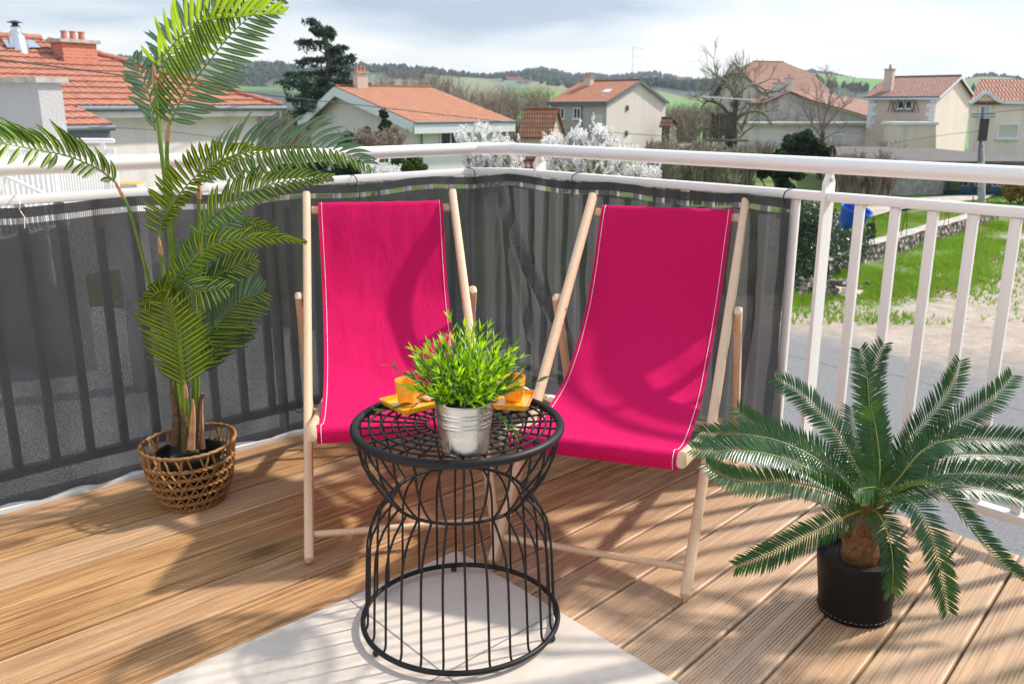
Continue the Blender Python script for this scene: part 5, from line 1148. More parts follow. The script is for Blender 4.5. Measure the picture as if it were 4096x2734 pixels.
for e in (0, LE):
    b = MB()
    for k in range(7):
        wq = .75 if k % 2 else .5; sgn = 1 if e == 0 else -1; b.box(Vector((C.x, C.y, 0)) + dE * (e + (wq / 2 if LE > 0 else wq / 2) * sgn) + out * .03 + UPV * (ze - .35 - k * .36), wq, .07, .33, dE, out, UPV)
    b.build('quoins', A['wood_white'], t)
t, W_, bk = poly_house('garden_wing', 'plain cream single storey wing with a white coping in front of the cream house', [(2055, 286), (2147, 286), (2147, 350), (2055, 350)], 72, 92, 5, 3, 'wall_yellow', 'building')
b = MB(); b.box((W_[0] + W_[1]) / 2 + UPV * .08 + bk * .5, (W_[1] - W_[0]).length + .2, 3.2, .22, hdir(92), hdir(2), UPV); b.build('coping', A['wood_white'], t)
# villa with curved pediment at far right
t, W_, bk = poly_house('pediment_villa', 'pale yellow villa with a red roof and a curved white pediment at the right edge', [(2222, 240), (2236, 231), (2247, 220), (2258, 215), (2270, 218), (2282, 231), (2300, 237), (2520, 240), (2520, 365), (2222, 365)], 64, 100, 34, 7, 'wall_yellow', 'house')
b = MB(); f = Vector((0, -.12, .06))
for i in range(7): b.bar(W_[i] + f, W_[i + 1] + f, .22, .24, UPV)
b.build('cornice', A['wood_white'], t)
b = MB(); a0 = on_wall(2221, 239, W_[0], 100); a1 = on_wall(2530, 241, W_[0], 100); u_ = hdir(34); slab(b, [a0 + f * 2, a1 + f * 2, a1 + u_ * 4 + UPV * 1.75, a0 + u_ * 4 + UPV * 1.75], .14); slab(b, [a1 + u_ * 8, a0 + u_ * 8, a0 + u_ * 4 + UPV * 1.76, a1 + u_ * 4 + UPV * 1.76], .14); b.build('roof', A['tile_red'], t)
window(t, W_[0], 100, (2287, 284, 2336, 318), 'shutter'); window(t, W_[0], 100, (2245, 242, 2272, 268), 'shutter')

# garage with gravel roof, blue gate
GD = 44; g0 = at_y(2172, 376, GD); gz = g0.z; gd = hdir(97)
t = thing('gravel_roof_garage', 'low concrete garage with a grey gravel roof behind the railing', 'garage', Vector((g0.x, g0.y, GZ)))
gl = on_wall(1965, 372, g0, 97 - 20); 
b = MB(); L_ = 6.0; c0 = Vector((g0.x, g0.y, 0)); lw = hdir(-83 - 10); 
b.quad(c0 + UPV * GZ, c0 + lw * 5.4 + UPV * GZ, c0 + lw * 5.4 + UPV * gz, c0 + UPV * gz); b.quad(c0 + UPV * GZ, c0 + UPV * gz, c0 + hdir(-3) * 7 + UPV * gz, c0 + hdir(-3) * 7 + UPV * GZ)
b.quad(c0 + hdir(10) * 2.5 + UPV * GZ, c0 + hdir(10) * 2.5 + gd * 6 + UPV * GZ, c0 + hdir(10) * 2.5 + gd * 6 + UPV * gz, c0 + hdir(10) * 2.5 + UPV * gz); b.build('wall', A['concrete'], t)
b = MB(); slab(b, [c0 + lw * 5.8 + UPV * (gz + .18) - hdir(7) * .3, c0 + gd * 5.4 + UPV * (gz + .18) - hdir(7) * .3, c0 + gd * 3.0 + hdir(7) * 13 + UPV * (gz + .22), c0 + lw * 3.0 + hdir(7) * 15 + UPV * (gz + .22)], .16); b.build('roof', A['roofgravel'], t)
for k, x in enumerate((2195, 2235, 2275)): window(t, c0 + hdir(10) * 2.4, 97, (x, 398, x + 28, 428), 'win')
# blue gate
t = thing('blue_gate', 'blue sheet metal double gate with diagonal braces beside the garage', 'gate', Vector((g0.x, g0.y - .3, GZ)))
gp = c0 + Vector((.0, -.25, 0)); a = on_wall(2172, 440, gp, 97); c_ = on_wall(2304, 445, gp, 97); zt = on_wall(2200, 427, gp, 97).z; W2 = (Vector((c_.x, c_.y, 0)) - Vector((a.x, a.y, 0)))
for k in (0, 1):
    b = MB(); p = Vector((a.x, a.y, 0)) + W2 * (.5 * k + .25); hh_ = zt - GZ; dn = W2.normalized(); ot = Vector((dn.y, -dn.x, 0)); wl = W2.length / 2 - .03
    b.box(p + UPV * (GZ + hh_ / 2), wl, .04, hh_, dn, ot, UPV); lf = b.build('gate_leaf', A['gateblue'], t)
    b = MB(); q0 = p - dn * wl / 2 + ot * .04; b.bar(q0 + UPV * (GZ + .1), q0 + dn * wl + UPV * (zt - .1), .08, .03, ot); b.bar(q0 + ot * .03 + UPV * (zt - .1), q0 + ot * .03 + dn * wl + UPV * (GZ + .1), .08, .03, ot)
    for e in (0, 1): b.bar(q0 + dn * wl * e + ot * .02 + UPV * GZ, q0 + dn * wl * e + ot * .02 + UPV * zt, .08, .05, ot)
    b.build('brace', A['gateblue'], lf)
b = MB(); b.box(on_wall(2186, 425, gp, 97) + Vector((0, -.1, 0)), .5, .3, .45, hdir(97), hdir(7), UPV); tag(b.build('letter_box', A['shrub'], None), 'small green letter box fixed on top of the blue gate', 'letter box')

# ---------------------------------------------------------------- the neighbour's house, left
NW = at_y(165, 243, 23.0); NAZ = 33.0; nd = hdir(NAZ); nn_ = Vector((nd.y, -nd.x, 0)); pit = R(27)
t = thing('tiled_house', 'large pale house with a red pantile hip roof behind the tall palm', 'house', Vector((NW.x, NW.y, GZ)))
rn = (-nn_ * -math.sin(pit) * -1 + UPV * math.cos(pit)).normalized()   # roof normal, leaning to the camera side
upd = (-nn_ * math.cos(pit) + UPV * math.sin(pit)).normalized(); rn = nd.cross(upd); rn = rn if rn.z > 0 else -rn
EV = NW + nn_ * .45 - UPV * .02                                              # a point of the eaves line
def onroof(px, py): return on_pl(px, py, EV, rn)
we = on_wall(588, 262, NW, NAZ); ge = on_pl(640, 247, EV, nn_); ga = onroof(160, 238)
hip = onroof(636, 238); rt = onroof(92, 92); ro = EV
def rc(p): d = p - EV; return d.dot(nd), d.dot(upd)
b = MB(); b.mat(A['wall_pale']); W0 = Vector((NW.x, NW.y, 0)) - nd * 9; W1 = Vector((we.x, we.y, 0)); zt_ = EV.z - .12
b.quad(W0 + UPV * GZ, W1 + UPV * GZ, W1 + UPV * zt_, W0 + UPV * zt_); b.quad(W1 + UPV * GZ, W1 - nn_ * 9 + UPV * GZ, W1 - nn_ * 9 + UPV * zt_, W1 + UPV * zt_)
b.build('wall', None, t)
ux0 = rc(ga)[0]; ux1 = rc(hip)[0]; rx, ry = rc(rt)
# pantile slope: real waves, stepped courses, trimmed along the hip
b = MB(); b.mat(A['tile_plain']); course = .33; tw = .215; rnd = random.Random(9)
rows_n = int(ry / course) + 1; ylow = -.99
ys = []; y = ylow
while y < ry: ys.append(y); y += course
for yi, y0 in enumerate(ys):
    y1 = min(y0 + course, ry); xl = -9.0
    if y0 < -.01: xr = rc(onroof(195, 268))[0] if False else ux0 + .30 + y0 * -.0 - max(0, (y0 - ylow)) * .0 + .22
    else: xr = ux1 + (rx - ux1) * (y0 / ry)
    if y0 < -.01: xr = ux0 + .42 * ((-y0) / 1.0) - .02
    xl = xl + (xr - xl) * 0; nseg = int((xr - xl) / (tw / 6)); prev = None
    for k in range(nseg + 1):
        x = xl + (xr - xl) * k / nseg; ph = x / tw; wv = .030 * (abs(math.sin(math.pi * ph)) ** .8)
        if k % 6 == 0: b.tone = rnd.random()
        lo = EV + nd * x + upd * y0 + rn * (.05 + wv + .012 * rnd.random() * 0); hi = EV + nd * x + upd * (y1 + .03) + rn * (.0 + wv); fr = EV + nd * x + upd * y0 + rn * (.0 + wv * .3)
        cur = (b.vert(fr), b.vert(lo), b.vert(hi))
        if prev: b.face((prev[0], cur[0], cur[1], prev[1])); b.face((prev[1], cur[1], cur[2], prev[2]))
        prev = cur
rf = b.build('roof', None, t, True)
b = MB(); A1 = EV + nd * ux1; A2 = EV + nd * rx + upd * ry; back = -nn_ * 8
slab(b, [A1 - UPV * .03, A1 + back * .9 - UPV * .03, A2 - UPV * .03], .05); slab(b, [A2, A2 - nd * 9, A2 - nd * 9 + back * .7 - UPV * 1.5, A2 + back * .7 - UPV * 1.5], .05); b.build('rear_slopes', A['tile_red'], rf)
def ridge_tiles(p, q, nm):
    b = MB(); n = int((q - p).length / .34); ax = (q - p).normalized()
    for k in range(n):
        c0_ = p + ax * (.34 * k); b.tube([c0_, c0_ + ax * .05, c0_ + ax * .36], [.118, .128, .102], 12, flat=.85)
    b.build(nm, A['tile_plain'], rf, True)
ridge_tiles(A1 + rn * .05, A2 + rn * .06, 'hip_tiles'); ridge_tiles(A2 + rn * .05 , A2 - nd * 8 + rn * .05, 'ridge_tiles')
b = MB(); b.tube([EV + nd * (ux0 + .02) + nn_ * .06 - UPV * .05, EV + nd * (ux1 + .12) + nn_ * .06 - UPV * .05], .075, 12); b.build('gutter', A['gutter'], rf, True)
b = MB(); b.bar(EV + nd * (ux0 + .1) - nn_ * .05 - UPV * .19, EV + nd * (ux1 + .0) - nn_ * .05 - UPV * .19, .14, .03, UPV); b.bar(EV + nd * (ux0 + .1) - nn_ * .25 - UPV * .27, EV + nd * ux1 - nn_ * .25 - UPV * .27, .40, .02, nn_); b.build('fascia', A['wall_white'], rf)
for k in range(9):
    b = MB(); q = EV + nd * (ux0 + .3 + k * 1.0) + nn_ * .06 - UPV * .05; b.tube([q + nn_ * (.079 * math.cos(a)) + UPV * (.079 * math.sin(a)) for a in [math.pi * (1 + j / 8) for j in range(9)]], .008, 5); b.build('gutter_clip', A['gutter'], rf)
yl = EV + upd * ylow; b = MB(); xr2 = ux0 + .42; b.tube([yl - nd * 7 + nn_ * .06 - UPV * .05, yl + nd * xr2 + nn_ * .06 - UPV * .05], .07, 12); b.bar(yl - nd * 7 - nn_ * .06 - UPV * .22, yl + nd * (xr2 - .05) - nn_ * .06 - UPV * .22, .20, .03, UPV); b.build('lower_gutter', A['gutter'], rf, True)
b = MB(); q = we + UPV * 0; q = Vector((W1.x, W1.y, zt_ - .05)); b.tube([q + nd * .50 + nn_ * .42, q + nd * .50 + nn_ * .42 - UPV * .15, q + nd * .15 + nn_ * .15 - UPV * .42, q + nd * .12 + nn_ * .12 - UPV * .9, q + nd * .12 + nn_ * .12 - UPV * 3], .045, 8); b.build('downpipe', A['gutter'], t, True)
# brick chimney and the steel flue
bc = onroof(165, 130) - nn_ * .8; b0 = at_y(172, 128, rt.y - .3)
c0_ = Vector((b0.x, b0.y, b0.z)); b = MB(); top = at_y(172, 96, rt.y - .3).z; b.box(Vector((c0_.x, c0_.y, top - .75)), .98, .55, 1.5, nd, nn_, UPV); ch = b.build('brick_chimney', A['brick'], rf); hgt = top - c0_.z; b = MB(); b.box(Vector((c0_.x, c0_.y, top)), 1.16, .72, .085, nd, nn_, UPV); b.build('slab', A['concrete'], ch)
bpy.data.objects.remove(ch) if False else None
for k in range(3):
    b = MB(); q = Vector((c0_.x, c0_.y, top + .04)) + nd * (-.24 + .25 * k); b.lathe([(.095, 0), (.075, .19), (.09, .20), (.09, .23), (.07, .23)], q, 14); b.build('chimney_pot', A['clay'], ch, True)
fl = onroof(42, 112); b = MB(); ftop = at_y(32, 47, fl.y).z; fh = ftop - fl.z
b.lathe([(.30, -.12), (.19, fh * .45), (.155, fh * .47), (.15, fh * .62), (.155, fh * .62), (.12, fh * .64), (.12, fh * .76)], fl, 20); f1 = b.build('steel_flue', A['alu'], rf, True)
b = MB(); b.lathe([(.115, fh * .70), (.115, fh * .80), (.075, fh * .81), (.075, fh * .90), (.19, fh * .92), (.19, fh * .93), (.02, fh * 1.0)], fl, 20); b.build('cowl', A['iron'], f1, True)
b = MB(); c9 = [onroof(5, 100), onroof(75, 100), onroof(92, 117), onroof(16, 118)]; b.poly([p + rn * .10 for p in c9]); b.poly([p + rn * .085 for p in reversed(c9)]); b.build('flashing', A['alu'], f1)
# grey roughcast stub wall with its coping
sp = at_y(113, 190, 14.0); t = thing('roughcast_wall', 'rough grey rendered wall end with a mossy stone coping at the left edge', 'wall', Vector((sp.x, sp.y, GZ)))
b = MB(); d_ = hdir(-62); b.box(sp + d_ * 3.0 + UPV * ((GZ - sp.z) / 2) , 6.0, .4, sp.z - GZ, d_, hdir(28), UPV); b.build('wall', A['wall_rough'], t)
b = MB(); b.box(sp + d_ * 2.98 + UPV * .04, 6.12, .55, .08, d_, hdir(28), UPV); b.build('coping', A['concrete'], t)
# pale lichen capped pier
q = at_y(292, 433, 13.2); t = thing('capped_pier', 'small garden pier with an orange lichen covered cap beside the white stair rail', 'pier', Vector((q.x, q.y, GZ))); b = MB(); b.box(Vector((q.x, q.y, (GZ + q.z) / 2)), .34, .34, q.z - GZ); b.build('pier', A['wall_white'], t); b = MB(); b.mat(A['concrete']); b.box(q + UPV * .04, .50, .50, .08); b.mat(A['lichen']); b.box(q + UPV * .083, .44, .44, .008); b.build('cap', None, t)
# neighbour's white balcony rail
def nrail(label, a, c, D0, D1, zb_, nb, r=.030):
    p = at_y(a[0], a[1], D0); q = at_y(c[0], c[1], D1); q.z = p.z = (p.z + q.z) / 2; t = thing('balcony_rail', label, 'railing', Vector((q.x, q.y, q.z - 1.0)), 'white rails of the neighbouring balcony'); d = (q - p).normalized()
    b = MB(); b.tube([p, q - d * .02, q], [r, r, r * .6], 16); b.build('handrail', A['white'], t, True)
    for dz, nm in ((-.115, 'upper_rail'), (-.86, 'lower_rail')): b = MB(); b.bar(p + UPV * dz, q + UPV * dz, .035, .035, UPV); b.build(nm, A['white'], t)
    for k in range(nb + 1):
        o_ = p.lerp(q, (k + .3) / (nb + .6)); b = MB(); b.bar(o_ - UPV * .13, o_ - UPV * .85, .018, .022, d); b.build('baluster', A['white'], t)
    for k in (.12, .93): o_ = p.lerp(q, k); b = MB(); b.bar(o_ - UPV * .02, o_ - UPV * 1.0, .05, .02, d); b.build('post', A['white'], t)
nrail('white balcony rail of the neighbouring house, the farther run ending in a rounded tip', (-120, 322), (262, 321), 12.0, 11.6, 0, 62)
nrail('white balcony rail of the neighbouring house, the nearer run at the left edge', (-140, 331), (135, 343), 8.0, 9.8, 0, 20)
b = MB(); p = at_y(-40, 380, 9.0); q = at_y(95, 442, 8.6); b.tube([p, q, q - UPV * .9], .022, 12); tag(b.build('stair_handrail', A['white'], None, True), 'short sloping white stair handrail below the balcony rail', 'handrail')

# ================================================================== OWN HOUSE (behind the camera, closes the balcony)
t = thing('own_house', 'white rendered house wall closing the balcony behind the viewpoint', 'house', uv2(-1.9, 0, 0))
b = MB(); b.box(uv2(-2.05, .55, -.2), .3, 5.2, 6.6, U, V, UPV); b.build('side_wall', A['wall_white'], t)
b = MB(); b.box(uv2(.45, -2.1, -.2), 4.7, .3, 6.6, U, V, UPV); b.build('rear_wall', A['wall_white'], t)

# ================================================================== TREES AND SHRUBS
def gnd(p): return hz(p.x, p.y)
def leafcloud(b, c, r, n, size, rnd, flat=.7, long=1.0, up=0.0):
    for _ in range(n):
        while True:
            v = Vector((rnd.uniform(-1, 1), rnd.uniform(-1, 1), rnd.uniform(-1, 1)))
            if v.length < 1: break
        p = c + Vector((v.x * r, v.y * r, v.z * r * flat)); s = size * rnd.uniform(.5, 1.3)
        a = Vector((rnd.gauss(0, 1), rnd.gauss(0, 1), rnd.gauss(0, 1) + up)).normalized(); e_ = a.orthogonal().normalized(); m = Matrix.Rotation(rnd.uniform(0, 6.28), 3, a); e_ = m @ e_; f = a.cross(e_)
        b.poly([p - e_ * s * long * .5, p + f * s * .3, p + e_ * s * long * .5, p - f * s * .3])
def branchy(b, p, d, L, r, depth, rnd, tips, spread=.6, up=.15, kids=3, minr=.008, n=4):
    pts = [p.copy()]; q = p.copy(); dd = d.normalized()
    for k in range(4): dd = (dd + Vector((rnd.uniform(-1, 1), rnd.uniform(-1, 1), rnd.uniform(-.6, 1) * .6 + up)) * .16).normalized(); q = q + dd * L / 4; pts.append(q.copy())
    b.tube(pts, [max(minr, r * (1 - .11 * k)) for k in range(5)], n if depth > 1 else 3, cap=False)
    if depth == 0: tips.append((q, dd)); return
    for k in range(kids + (rnd.random() < .4)):
        j = rnd.choice((2, 3, 4, 4)); o = dd.orthogonal().normalized(); o = Matrix.Rotation(rnd.uniform(0, 6.28), 3, dd) @ o
        branchy(b, pts[j], (dd + o * spread * rnd.uniform(.6, 1.3) + Vector((0, 0, up))).normalized(), L * rnd.uniform(.6, .82), r * rnd.uniform(.5, .66), depth - 1, rnd, tips, spread, up, kids, minr, n)
def tree_thing(name, label, cat, base, group=None): base = Vector(base); return thing(name, label, cat, base, group)

# cedar
def cedar():
    D = 60; rnd = random.Random(21); base = at_y(742, 330, D); t = tree_thing('cedar_tree', 'tall dark cedar with a drooping leaning tip rising behind the white house', 'tree', (base.x, base.y, -6))
    ax = [(742, 360, 0), (741, 300, 0), (744, 240, 0), (750, 190, 0), (755, 150, 0), (752, 115, 0), (746, 88, 0), (740, 68, 0), (728, 52, 0), (712, 43, 0), (700, 46, 0)]
    P = catmull([at_y(x, y, D + z) for x, y, z in ax], 4); n = len(P); b = MB(); b.tube(P, [.34 * (1 - .93 * i / n) for i in range(n)], 8); b.build('trunk', A['trunk'], t, True)
    b = MB(); bb = MB(); limbs = [((748, 75), (722, 66), 0), ((752, 100), (688, 97), .5), ((752, 112), (786, 108), -.5), ((753, 135), (691, 140), 0), ((755, 150), (808, 128), .5), ((753, 165), (715, 172), 1.5), ((756, 160), (795, 160), -1), ((750, 185), (664, 168), .5), ((752, 190), (808, 185), -.5), ((748, 200), (648, 190), -1), ((750, 205), (700, 205), -2), ((750, 205), (866, 198), 1), ((746, 225), (670, 225), 1), ((748, 222), (800, 222), -1.5), ((744, 250), (678, 252), -1), ((745, 245), (790, 250), 1), ((743, 270), (690, 276), .5), ((746, 180), (700, 185), -2.5), ((755, 125), (775, 122), 1.5), ((750, 60), (760, 80), .5), ((752, 195), (836, 194), 2), ((745, 235), (715, 240), -2.5), ((746, 210), (775, 214), -2.5)]
    for (a, c, dz) in limbs:
        p = at_y(a[0], a[1], D); q = at_y(c[0], c[1], D + dz); L = (q - p).length; m = p.lerp(q, .5) + Vector((0, 0, .05 * L)); C_ = catmull([p, m, q], 7); bb.tube(C_, [.07 * (1 - .8 * i / len(C_)) for i in range(len(C_))], 5)
        for i, s_ in enumerate(C_[3:]):
            k = (i + 3) / len(C_); w_ = (.35 + .55 * (1 - abs(k - .6))) * min(1.0, .35 + L * .16)
            for _ in range(3): leafcloud(b, s_ + Vector((rnd.uniform(-1, 1) * w_ * .8, rnd.uniform(-1, 1) * w_, rnd.uniform(-.45, .1) * w_)), w_ * .42, 10, .19, rnd, .5, 1.8)
            for _ in range(2): leafcloud(b, s_ + Vector((rnd.uniform(-.5, .5) * w_, 0, -w_ * rnd.uniform(.2, .9))), w_ * .22, 7, .17, rnd, 2.6, 1.8)
    for k in range(26): leafcloud(b, P[int(n * .35 + k * n * .64 / 26)] + Vector((rnd.uniform(-.2, .2), 0, -.15)), .24, 24, .17, rnd, 1.1, 1.5)
    for k in range(26):
        h = rnd.random(); c = at_y(745 + rnd.uniform(-52, 52) * (1 - h * .3), 262 - 70 * h, D + rnd.uniform(-1.5, 1.5)); leafcloud(b, c, .7, 20, .22, rnd, .3, 1.6)
    bb.build('limb', A['trunk'], t, True); b.build('crown', A['cedar'], t)
cedar()
# bare pollard tree with the tree house
def bare_tree(name, label, px, py, D, limbs, seed, r0, depth=3, mat='twig_g', cat='tree', kids=3, up=.10, minr=.006):
    rnd = random.Random(seed); base = at_y(px, py, D); base.z = min(base.z, gnd(base) + .2) if False else base.z
    t = tree_thing(name, label, cat, base); b = MB(); bt = MB(); tips = []
    bt.tube([base - UPV * 3.5, base - UPV * .5, base + UPV * .6], [r0 * 1.15, r0, r0 * .85], 8); bt.build('trunk', A['trunk'], t, True)
    for pts, r in limbs:
        r *= .72; P = catmull([at_y(x, y, D + z) for x, y, z in pts], 5); n = len(P); b.tube(P, [r * (1 - .75 * i / n) for i in range(n)], 6)
        for i in range(3, n, 2):
            d = (P[i] - P[i - 1]).normalized()
            for _ in range(1): o = Vector((rnd.uniform(-1, 1), rnd.uniform(-1, 1), rnd.uniform(-.2, 1))).normalized(); branchy(b, P[i], (d * .5 + o).normalized(), rnd.uniform(.55, 1.25) * D / 60, r * .36, depth - 1, rnd, tips, .7, up, kids, minr)
    b.build('crown', A[mat], t); return t
bare_tree('bare_pollard_tree', 'wide bare tree with arching mossy limbs carrying a tree house', 1678, 320, 58, [
    ([(1678, 322, 0), (1683, 285, 0), (1690, 240, 0), (1688, 205, 0), (1680, 180, 0)], .26), ([(1683, 285, 0), (1672, 262, 0), (1650, 240, 0), (1625, 232, 0), (1605, 250, 0)], .20), ([(1688, 235, 0), (1675, 205, .5), (1655, 192, 1), (1632, 200, 1), (1612, 215, 1)], .16),
    ([(1690, 235, 0), (1705, 205, 0), (1728, 195, 0), (1752, 205, 0), (1765, 225, 0)], .16), ([(1685, 280, 0), (1705, 262, 0), (1735, 255, 0), (1760, 268, 0), (1772, 290, 0)], .18), ([(1688, 205, 0), (1700, 180, 0), (1712, 165, 0)], .12), ([(1678, 310, 0), (1650, 300, -.5), (1620, 295, -1), (1590, 305, -1)], .18), ([(1688, 220, 0), (1665, 185, -1), (1640, 172, -1.5)], .12), ([(1700, 300, 0), (1712, 270, 0), (1722, 245, 0)], .14), ([(1678, 318, 0), (1700, 312, .5), (1712, 300, .5)], .2)], 5, .42)
p = at_y(1662, 275, 57); t = thing('tree_house', 'rough plank tree house with a flat sheet roof in the bare tree', 'tree house', p)
b = MB(); rnd = random.Random(8)
for k in range(9): b.box(p + Vector((-.75 + k * .18, rnd.uniform(-.05, .05), rnd.uniform(-.1, .1) - .35)), .15, .06, 1.6 + rnd.uniform(-.3, .2))
b.build('wall', A['trunk'], t); b = MB(); b.box(at_y(1664, 226, 57), 3.4, 1.8, .07, Vector((1, 0, -.06))); b.build('roof', A['alu'], t); b = MB(); b.box(p + Vector((.1, 0, -1.25)), 2.6, 1.6, .12); b.build('platform', A['trunk'], t)
bare_tree('bare_garden_tree', 'slim upright bare tree in front of the stained barn', 1886, 325, 54, [([(1886, 330, 0), (1888, 290, 0), (1898, 250, 0), (1906, 215, 0), (1912, 190, 0)], .13), ([(1886, 320, 0), (1868, 290, 0), (1850, 262, 0), (1838, 240, 0)], .10), ([(1888, 300, 0), (1910, 270, 0), (1935, 245, 0), (1955, 232, 0)], .10), ([(1887, 310, 0), (1880, 270, 0), (1876, 235, 0), (1872, 212, 0)], .09), ([(1890, 320, 0), (1915, 305, 0), (1940, 300, 0)], .08), ([(1886, 322, 0), (1858, 312, 0), (1830, 310, 0)], .07)], 9, .16, mat='twig')
# leafless thickets: far woods of bare trees
def thicket(label, x0, x1, ytop, ybot, D0, D1, n, seed, hgt, mat='twig', dens=1.0):
    rnd = random.Random(seed); b = MB()
    for k in range(n):
        x = rnd.uniform(x0, x1); D = rnd.uniform(D0, D1); yt = ytop + rnd.uniform(0, 26) * rnd.random(); pt = at_y(x, yt, D); pb = at_y(x, ybot, D); h = pt.z - pb.z
        for q in range(int(7 * dens)):
            a = Vector((rnd.uniform(-1, 1), rnd.uniform(-1, 1), 0)) * h * .16; p0 = Vector((pb.x, pb.y, pb.z)); m1 = p0 + a * .35 + UPV * h * .4; tp = p0 + a * rnd.uniform(.6, 1.6) + UPV * h * rnd.uniform(.65, 1.0)
            b.tube([p0, m1, tp], [.05, .03, .008], 3, cap=False)
            for z in range(12):
                f = rnd.uniform(.25, 1); s_ = m1.lerp(tp, f) if f > .4 else p0.lerp(m1, f / .4); e_ = Vector((rnd.uniform(-1, 1), rnd.uniform(-1, 1), rnd.uniform(.2, 1.3))).normalized() * h * rnd.uniform(.06, .18); b.tube([s_, s_ + e_ * .5 + a * .05, s_ + e_], [.017, .012, .006], 3, cap=False)
    o = b.build('bare_thicket', A[mat]); tag(o, label, 'thicket', kind='stuff'); return o
thicket('brown leafless trees massed between the white house and the grey house', 1040, 1262, 196, 345, 84, 110, 75, 31, 10)
thicket('leafless tree tops showing over the white house roof', 870, 1050, 160, 300, 95, 120, 40, 32, 10)
thicket('brown leafless wood behind the tiled house corner', 560, 735, 235, 400, 60, 90, 60, 33, 8)
thicket('grey brown leafless trees between the grey house and the farmhouse', 1525, 1660, 232, 330, 95, 130, 70, 34, 8)
thicket('low leafless scrub below the barn and outbuilding', 1700, 2060, 318, 400, 56, 66, 50, 35, 4)
thicket('dry leafless bushes beside the white house', 780, 930, 290, 385, 40, 44, 26, 36, 4)
thicket('greenish leafless orchard twigs behind the railing', 1500, 1720, 335, 470, 27, 33, 46, 37, 3, 'twig_g', 1.3)
thicket('brown leafless bush in front of the concrete garage', 1900, 2040, 350, 462, 33, 38, 34, 38, 3, 'twig', 1.3)
thicket('dead brown stems along the hedge beneath the grey house', 1475, 1640, 318, 400, 40, 50, 32, 39, 3)

def bush(name, label, cat, blobs, D, mat, size, n, seed, flat=.8, long=1.2, twigs=True, base_y=None):
    rnd = random.Random(seed); cx_ = sum(q[0] for q in blobs) / len(blobs); by = base_y or max(q[1] + q[2] for q in blobs); base = at_y(cx_, by, D); t = tree_thing(name, label, cat, base); b = MB(); bs = MB(); mpp = D / 2025 * 1.02
    for (x, y, r) in blobs:
        c = at_y(x, y, D + rnd.uniform(-.3, .3) * r * mpp); R_ = r * mpp
        for _ in range(5): leafcloud(b, c + Vector((rnd.uniform(-1, 1), rnd.uniform(-1, 1), rnd.uniform(-1, 1))) * R_ * .55, R_ * .55, int(n / 5), size, rnd, flat, long)
        bs.tube([base, base.lerp(c, .5) + Vector((rnd.uniform(-.1, .1), 0, 0)), c], [.05, .03, .015], 5)
    bs.build('stem', A['trunk'], t, True); b.build('crown', A[mat], t); return t
bush('climbing_evergreen', 'dark evergreen climber growing up the gable of the white house', 'tree', [(880, 262, 9), (884, 285, 13), (875, 312, 18), (893, 338, 22), (850, 330, 14), (842, 300, 8), (900, 305, 10), (862, 352, 20)], 45, 'evergreen', .22, 620, 41)
bush('green_shrub', 'light green shrub below the gable of the white house', 'shrub', [(800, 318, 16), (825, 328, 16), (790, 338, 18), (838, 340, 14)], 42, 'shrub', .18, 520, 42)
bush('dark_hedge_bush', 'dense dark laurel bush just beyond the left railing', 'shrub', [(690, 380, 26), (730, 378, 28), (775, 382, 28), (820, 388, 24), (660, 392, 20), (745, 402, 26)], 26, 'evergreen', .13, 1300, 43)
bush('yew_bush', 'olive green conifer bush by the white house wall', 'shrub', [(905, 372, 22), (935, 370, 24), (965, 378, 17), (920, 392, 22)], 30, 'shrub', .12, 1000, 44)
bush('spreading_yew', 'broad dark yew standing below the stained barn', 'tree', [(1812, 322, 18), (1840, 318, 22), (1868, 330, 22), (1825, 345, 30), (1870, 352, 28), (1900, 350, 16), (1795, 350, 16)], 46, 'evergreen', .2, 900, 45)
bush('dark_cypress', 'dark olive cypress behind the railing left of the main post', 'tree', [(1800, 372, 26), (1812, 400, 28), (1805, 430, 28), (1818, 452, 22), (1780, 400, 26), (1765, 375, 24), (1740, 395, 20)], 31, 'evergreen', .15, 1100, 46)
bush('autumn_bush', 'yellow and brown leafed bush at the right edge beside the blue gate', 'shrub', [(2325, 420, 24), (2350, 435, 26), (2318, 450, 20), (2372, 420, 26)], 40, 'yellowbush', .16, 700, 47)
bush('garden_box_shrub', 'feathery green shrub beside the garden wall', 'shrub', [(1998, 536, 12), (1996, 552, 13), (1999, 520, 9)], 26.5, 'shrub', .09, 700, 48)
# blossom
def blossom(label, sprays, D, seed, n=1.0):
    rnd = random.Random(seed); xs = [q[0] for q in sprays]; base = at_y(sum(xs) / len(xs), 470, D); base.z = max(base.z, GZ); t = tree_thing('blossom_tree', label, 'tree', base, 'white blossoming fruit trees beyond the railing'); b = MB(); bs = MB()
    for (x, y, r) in sprays:
        for _ in range(int(21 * n)):
            tp = at_y(x + rnd.gauss(0, r * .85), y + rnd.gauss(0, r * .65) + r * .2, D + rnd.uniform(-.9, .9)); root = at_y(x + rnd.uniform(-r, r) * .5, y + r * rnd.uniform(1.4, 2.6), D + rnd.uniform(-.4, .4))
            m = root.lerp(tp, .55) + Vector((rnd.uniform(-.12, .12), rnd.uniform(-.12, .12), 0)); C_ = catmull([root, m, tp], 6); bs.tube(C_, [.014 * (1 - .7 * i / len(C_)) for i in range(len(C_))], 4, cap=False)
            for i, q in enumerate(C_[2:]): leafcloud(b, q, .020 + .02 * rnd.random(), 7, .040, rnd, 1.4, 1)
        for _ in range(2): bs.tube([base + Vector((rnd.uniform(-.3, .3), 0, 0)), base.lerp(at_y(x, y, D), .5), at_y(x, y + r, D)], [.05, .035, .02], 5, cap=False)
    b.build('blossom', A['blossom'], t); bs.build('branch', A['twig_g'], t, True)
